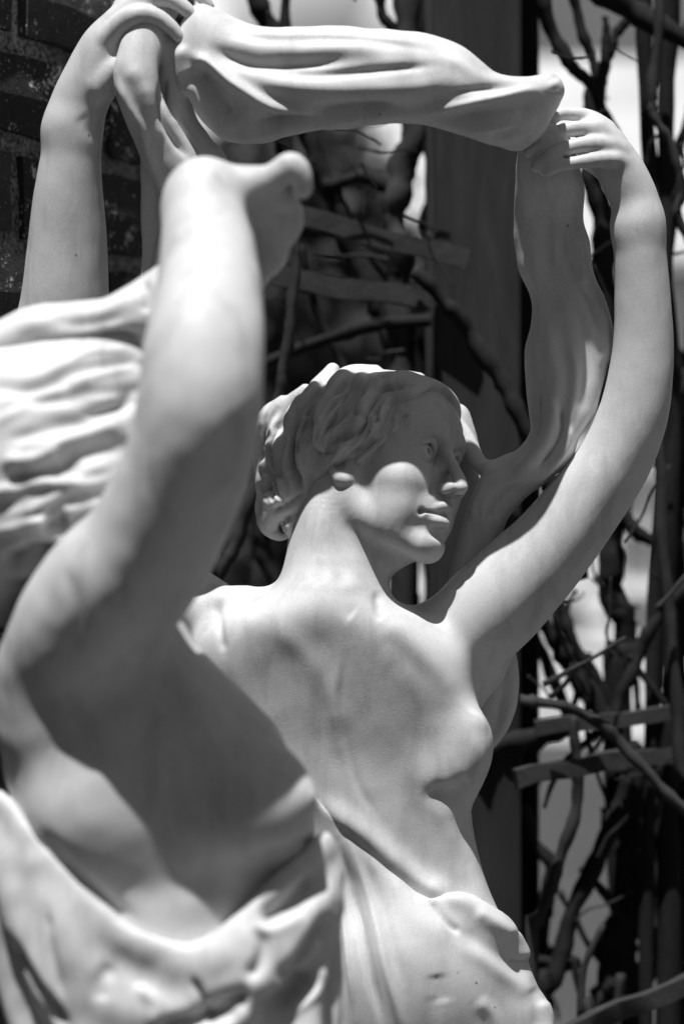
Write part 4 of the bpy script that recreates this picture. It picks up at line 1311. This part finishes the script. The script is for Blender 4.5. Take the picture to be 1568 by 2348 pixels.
# right hand side
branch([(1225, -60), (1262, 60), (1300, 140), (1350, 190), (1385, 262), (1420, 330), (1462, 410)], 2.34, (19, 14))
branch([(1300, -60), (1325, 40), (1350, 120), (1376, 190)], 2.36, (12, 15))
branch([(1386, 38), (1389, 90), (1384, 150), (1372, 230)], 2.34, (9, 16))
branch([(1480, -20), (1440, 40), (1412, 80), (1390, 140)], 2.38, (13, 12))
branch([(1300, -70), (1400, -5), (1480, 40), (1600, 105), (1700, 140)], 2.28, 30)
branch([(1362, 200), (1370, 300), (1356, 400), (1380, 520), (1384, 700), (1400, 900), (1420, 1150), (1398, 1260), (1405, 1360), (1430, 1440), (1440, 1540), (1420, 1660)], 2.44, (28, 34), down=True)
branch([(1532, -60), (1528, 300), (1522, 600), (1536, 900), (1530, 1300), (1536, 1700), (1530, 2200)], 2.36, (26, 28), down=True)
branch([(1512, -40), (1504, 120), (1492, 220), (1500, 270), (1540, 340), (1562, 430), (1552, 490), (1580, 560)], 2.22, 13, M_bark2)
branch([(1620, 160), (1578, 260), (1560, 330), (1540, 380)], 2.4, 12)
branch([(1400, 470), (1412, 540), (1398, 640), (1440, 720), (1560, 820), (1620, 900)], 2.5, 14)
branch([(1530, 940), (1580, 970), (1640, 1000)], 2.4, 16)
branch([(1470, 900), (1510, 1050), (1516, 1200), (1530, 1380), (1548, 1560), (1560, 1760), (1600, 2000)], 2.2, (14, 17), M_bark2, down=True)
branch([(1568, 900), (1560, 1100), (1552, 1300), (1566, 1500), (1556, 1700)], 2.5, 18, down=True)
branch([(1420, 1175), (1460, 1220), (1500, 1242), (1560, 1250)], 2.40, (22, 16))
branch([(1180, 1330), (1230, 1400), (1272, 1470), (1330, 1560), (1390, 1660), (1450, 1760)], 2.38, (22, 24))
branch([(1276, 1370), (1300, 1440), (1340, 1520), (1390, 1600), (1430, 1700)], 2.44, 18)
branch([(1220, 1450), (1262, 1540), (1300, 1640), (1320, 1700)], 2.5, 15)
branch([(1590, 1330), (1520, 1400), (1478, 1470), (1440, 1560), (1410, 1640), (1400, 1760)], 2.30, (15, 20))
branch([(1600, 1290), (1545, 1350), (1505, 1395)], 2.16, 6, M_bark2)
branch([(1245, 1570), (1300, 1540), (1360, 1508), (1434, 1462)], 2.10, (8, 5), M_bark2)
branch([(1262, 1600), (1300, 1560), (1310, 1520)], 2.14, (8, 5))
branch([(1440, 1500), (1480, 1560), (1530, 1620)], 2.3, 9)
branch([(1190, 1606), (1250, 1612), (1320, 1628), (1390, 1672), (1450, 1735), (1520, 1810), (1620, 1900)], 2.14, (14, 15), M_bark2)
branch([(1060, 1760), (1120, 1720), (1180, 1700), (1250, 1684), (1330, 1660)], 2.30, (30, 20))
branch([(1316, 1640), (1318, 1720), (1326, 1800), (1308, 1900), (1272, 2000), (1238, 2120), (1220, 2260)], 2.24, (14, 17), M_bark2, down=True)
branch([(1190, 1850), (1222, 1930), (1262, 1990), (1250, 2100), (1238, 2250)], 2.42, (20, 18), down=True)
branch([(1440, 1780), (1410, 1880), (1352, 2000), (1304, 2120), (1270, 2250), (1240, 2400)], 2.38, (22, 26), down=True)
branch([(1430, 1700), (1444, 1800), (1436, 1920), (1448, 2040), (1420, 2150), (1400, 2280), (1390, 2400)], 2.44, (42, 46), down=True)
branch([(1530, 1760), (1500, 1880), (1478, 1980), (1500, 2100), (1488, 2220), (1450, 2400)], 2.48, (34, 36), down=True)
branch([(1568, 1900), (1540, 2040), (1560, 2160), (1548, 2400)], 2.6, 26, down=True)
branch([(1230, 2200), (1290, 2215), (1330, 2208)], 2.40, (16, 12))
branch([(1330, 1990), (1380, 2040), (1420, 2100)], 2.4, 12)
branch([(1380, 2120), (1340, 2220), (1330, 2330), (1350, 2420)], 2.2, 10, M_bark2, down=True)
branch([(1440, 2100), (1500, 2180), (1570, 2230)], 2.5, 14)
lath((1176, 1782), (1420, 1738), 2.16, 2.2, 40)
lath((1225, 1668), (1640, 1622), 2.30, 2.30, 34)
lath((1400, 1748), (1660, 1708), 2.30, 2.30, 36)
lath((1300, 2362), (1640, 2222), 2.10, 2.16, 40)
rt = random.Random(12)
for i in range(26):
    x = rt.uniform(1240, 1640); y = rt.uniform(900, 2300)
    a = rt.uniform(-0.8, 0.8) + math.pi / 2
    L = rt.uniform(120, 420)
    pts = [(x + math.cos(a) * L * t + 18 * math.sin(t * 5 + i), y + math.sin(a) * L * t + 12 * math.cos(t * 4 + i)) for t in (0, .25, .5, .75, 1)]
    branch(pts, rt.uniform(2.3, 2.75), (rt.uniform(6, 13), rt.uniform(4, 9)), M_bark2 if rt.random() < .3 else M_bark)
for i in range(8):
    x = rt.uniform(1500, 2100); 
    pts = [(x + rt.uniform(-40, 40), y) for y in (-500, 200, 900, 1600, 2300)]
    branch(pts, rt.uniform(2.3, 2.6), rt.uniform(16, 30), down=True)
for i in range(56):
    x = rt.uniform(560, 980) if i % 3 == 0 else rt.uniform(1240, 1600); y = rt.uniform(-40, 820) if i % 3 == 0 else rt.uniform(0, 2200)
    a = rt.uniform(0, 6.28); L = rt.uniform(60, 220)
    pts = [(x + math.cos(a) * L * t + 9 * math.sin(t * 6 + i), y + math.sin(a) * L * t + 9 * math.cos(t * 5 + i)) for t in (0, .3, .6, 1)]
    branch(pts, rt.uniform(2.1, 2.5), (rt.uniform(3, 5.5), rt.uniform(1.5, 3)), M_bark2 if rt.random() < .4 else M_bark)
clock('trellis')

# ---- white house beyond the road
HD = 16.0
def px(x): return (x - 784) * K * HD
def pz(y): return CAM_Z - (y - 1174) * K * HD
house = thing('white_house', 'bright white clapboard house with small windows across the road', 'house', (4.5, HD, 0))
HX0, HX1, HZ = 0.25, 11.0, 3.1
box('wall', HX0, HX1, HD + 0.03, HD + 6, 0, HZ, M_white, house)
wins = [(px(1425), px(1530), pz(1330), pz(1085)), (px(1560), px(1680), pz(1330), pz(1085)), (px(1180), px(1300), pz(1330), pz(1085)), (px(940), px(1030), pz(1330), pz(1085)), (6.2, 7.0, pz(1330), pz(1085)), (8.4, 9.2, pz(1330), pz(1085))]
nb = 15
bh = HZ / nb
for i in range(nb):
    z0, z1 = i * bh, (i + 1) * bh
    cuts = sorted([(w[0] - .05, w[1] + .05) for w in wins if w[2] - .04 < z1 and w[3] + .04 > z0])
    segs = []; x = HX0
    for a, b_ in cuts:
        if a > x: segs.append((x, a))
        x = max(x, b_)
    segs.append((x, HX1))
    for a, b_ in segs:
        vs = [(a, HD - 0.03, z0), (b_, HD - 0.03, z0), (b_, HD + 0.028, z0), (a, HD + 0.028, z0), (a, HD + 0.012, z1 + .01), (b_, HD + 0.012, z1 + .01), (b_, HD + 0.028, z1 + .01), (a, HD + 0.028, z1 + .01)]
        mesh_obj('board', vs, [(0, 3, 2, 1), (4, 5, 6, 7), (0, 1, 5, 4), (1, 2, 6, 5), (2, 3, 7, 6), (3, 0, 4, 7)], M_white, house)
for a, b_, z0, z1 in wins:
    t = 0.06
    vs, fs = [], []
    for q in ((a - t, a, z0 - t, z1 + t), (b_, b_ + t, z0 - t, z1 + t), (a, b_, z1, z1 + t), (a, b_, z0 - t, z0), ((a + b_) / 2 - .02, (a + b_) / 2 + .02, z0, z1), (a, (a + b_) / 2 - .021, (z0 + z1) / 2 - .02, (z0 + z1) / 2 + .02), ((a + b_) / 2 + .021, b_, (z0 + z1) / 2 - .02, (z0 + z1) / 2 + .02)):
        v_, f_2 = box_verts(q[0], q[1], HD - 0.05, HD + 0.025, q[2], q[3])
        fs += [tuple(k + len(vs) for k in ff2) for ff2 in f_2]; vs += v_
    w = mesh_obj('window', vs, fs, M_trim, house)
    box('pane', a, b_, HD + 0.018, HD + 0.024, z0, z1, M_glass, w)
    box('sill', a - t - .03, b_ + t + .03, HD - 0.10, HD - 0.052, z0 - t - .05, z0 - t, M_trim, w)
vs = [(HX0 - .3, HD - 0.35, HZ - .02), (HX1 + .3, HD - 0.35, HZ - .02), (HX1 + .3, HD + 3, HZ + 1.9), (HX0 - .3, HD + 3, HZ + 1.9)]
vs += [(x, y, z + 0.08) for x, y, z in vs]
mesh_obj('roof', vs, [(0, 3, 2, 1), (4, 5, 6, 7), (0, 1, 5, 4), (1, 2, 6, 5), (2, 3, 7, 6), (3, 0, 4, 7)], M_shingle, house)

# ---- a leafy tree between trellis and house
def leaf_tree(name, label, cx, cy, cz, rx, ry, rz, n, size, seed):
    r = np.random.RandomState(seed)
    t = thing(name, label, 'tree', (cx, cy, 0))
    tube('trunk', [(cx, cy, -0.05, .09), (cx + .05, cy, cz * .4, .07), (cx - .04, cy, cz - rz * .5, .05), (cx, cy, cz + rz * .3, .03)], M_bark, t, seed=seed)
    for k in range(6):
        a = k * 1.1
        tube('limb', [(cx, cy, cz - rz * .7, .035), (cx + math.cos(a) * rx * .4, cy + math.sin(a) * ry * .4, cz - rz * .2, .02), (cx + math.cos(a) * rx * .8, cy + math.sin(a) * ry * .8, cz + rz * .3, .008)], M_bark, t, sides=6, seed=seed + k)
    cl = r.normal(size=(46, 3)); cl /= np.linalg.norm(cl, axis=1)[:, None]; cl *= r.uniform(.35, 1.0, (46, 1)) ** .6
    c = cl[r.randint(0, 46, n)] + r.normal(size=(n, 3)) * .13
    c = c * [rx, ry, rz] + [cx, cy, cz]
    u = r.normal(size=(n, 3)); u /= np.linalg.norm(u, axis=1)[:, None]
    w = np.cross(u, r.normal(size=(n, 3))); w /= np.linalg.norm(w, axis=1)[:, None]
    s = size * r.uniform(.6, 1.3, (n, 1))
    vs = np.stack([c - u * s, c + w * s * .45, c + u * s, c - w * s * .45], 1).reshape(-1, 3)
    fs = np.arange(n * 4).reshape(-1, 4)
    mesh_obj('crown', vs, fs, M_leaf, t)
leaf_tree('leafy_tree', 'blurred leafy tree seen through the trellis laths above the statue head', at(730, 650, 6.0)[0], 6.0, at(730, 640, 6)[2], .36, .5, .36, 9000, .035, 5)
leaf_tree('leafy_tree', 'low blurred leafy tree behind the neck of the statue looking right', at(640, 1250, 7.0)[0], 7.0, at(640, 1300, 7.0)[2], .32, .4, .46, 6000, .035, 8)

# ---- bright cumulus standing over the horizon
vs, fs = [], []
rc = random.Random(2)
for i in range(34):
    cx, cy, cz = rc.uniform(-70, 80), rc.uniform(190, 230), rc.uniform(2, 60)
    R0 = rc.uniform(14, 26)
    b0 = len(vs)
    nu, nv = 18, 10
    for j in range(nv + 1):
        for k in range(nu):
            th = math.pi * j / nv; p = 2 * math.pi * k / nu
            d = np.array([math.sin(th) * math.cos(p), math.sin(th) * math.sin(p), math.cos(th)])
            rr = R0 * (1 + .10 * math.sin(5 * p + i) * math.sin(4 * th) + .07 * math.sin(9 * p + 3 * th + i))
            vs.append((cx + d[0] * rr, cy + d[1] * rr, cz + d[2] * rr))
    for j in range(nv):
        for k in range(nu):
            a = b0 + j * nu + k; b2 = b0 + j * nu + (k + 1) % nu
            fs.append((a, a + nu, b2 + nu, b2))
mesh_obj('clouds', vs, fs, M_cloud, None, None, 'stuff', smooth=True)
bpy.data.objects['clouds']['label'] = 'bright white cumulus clouds above the house roof'
clock('site')
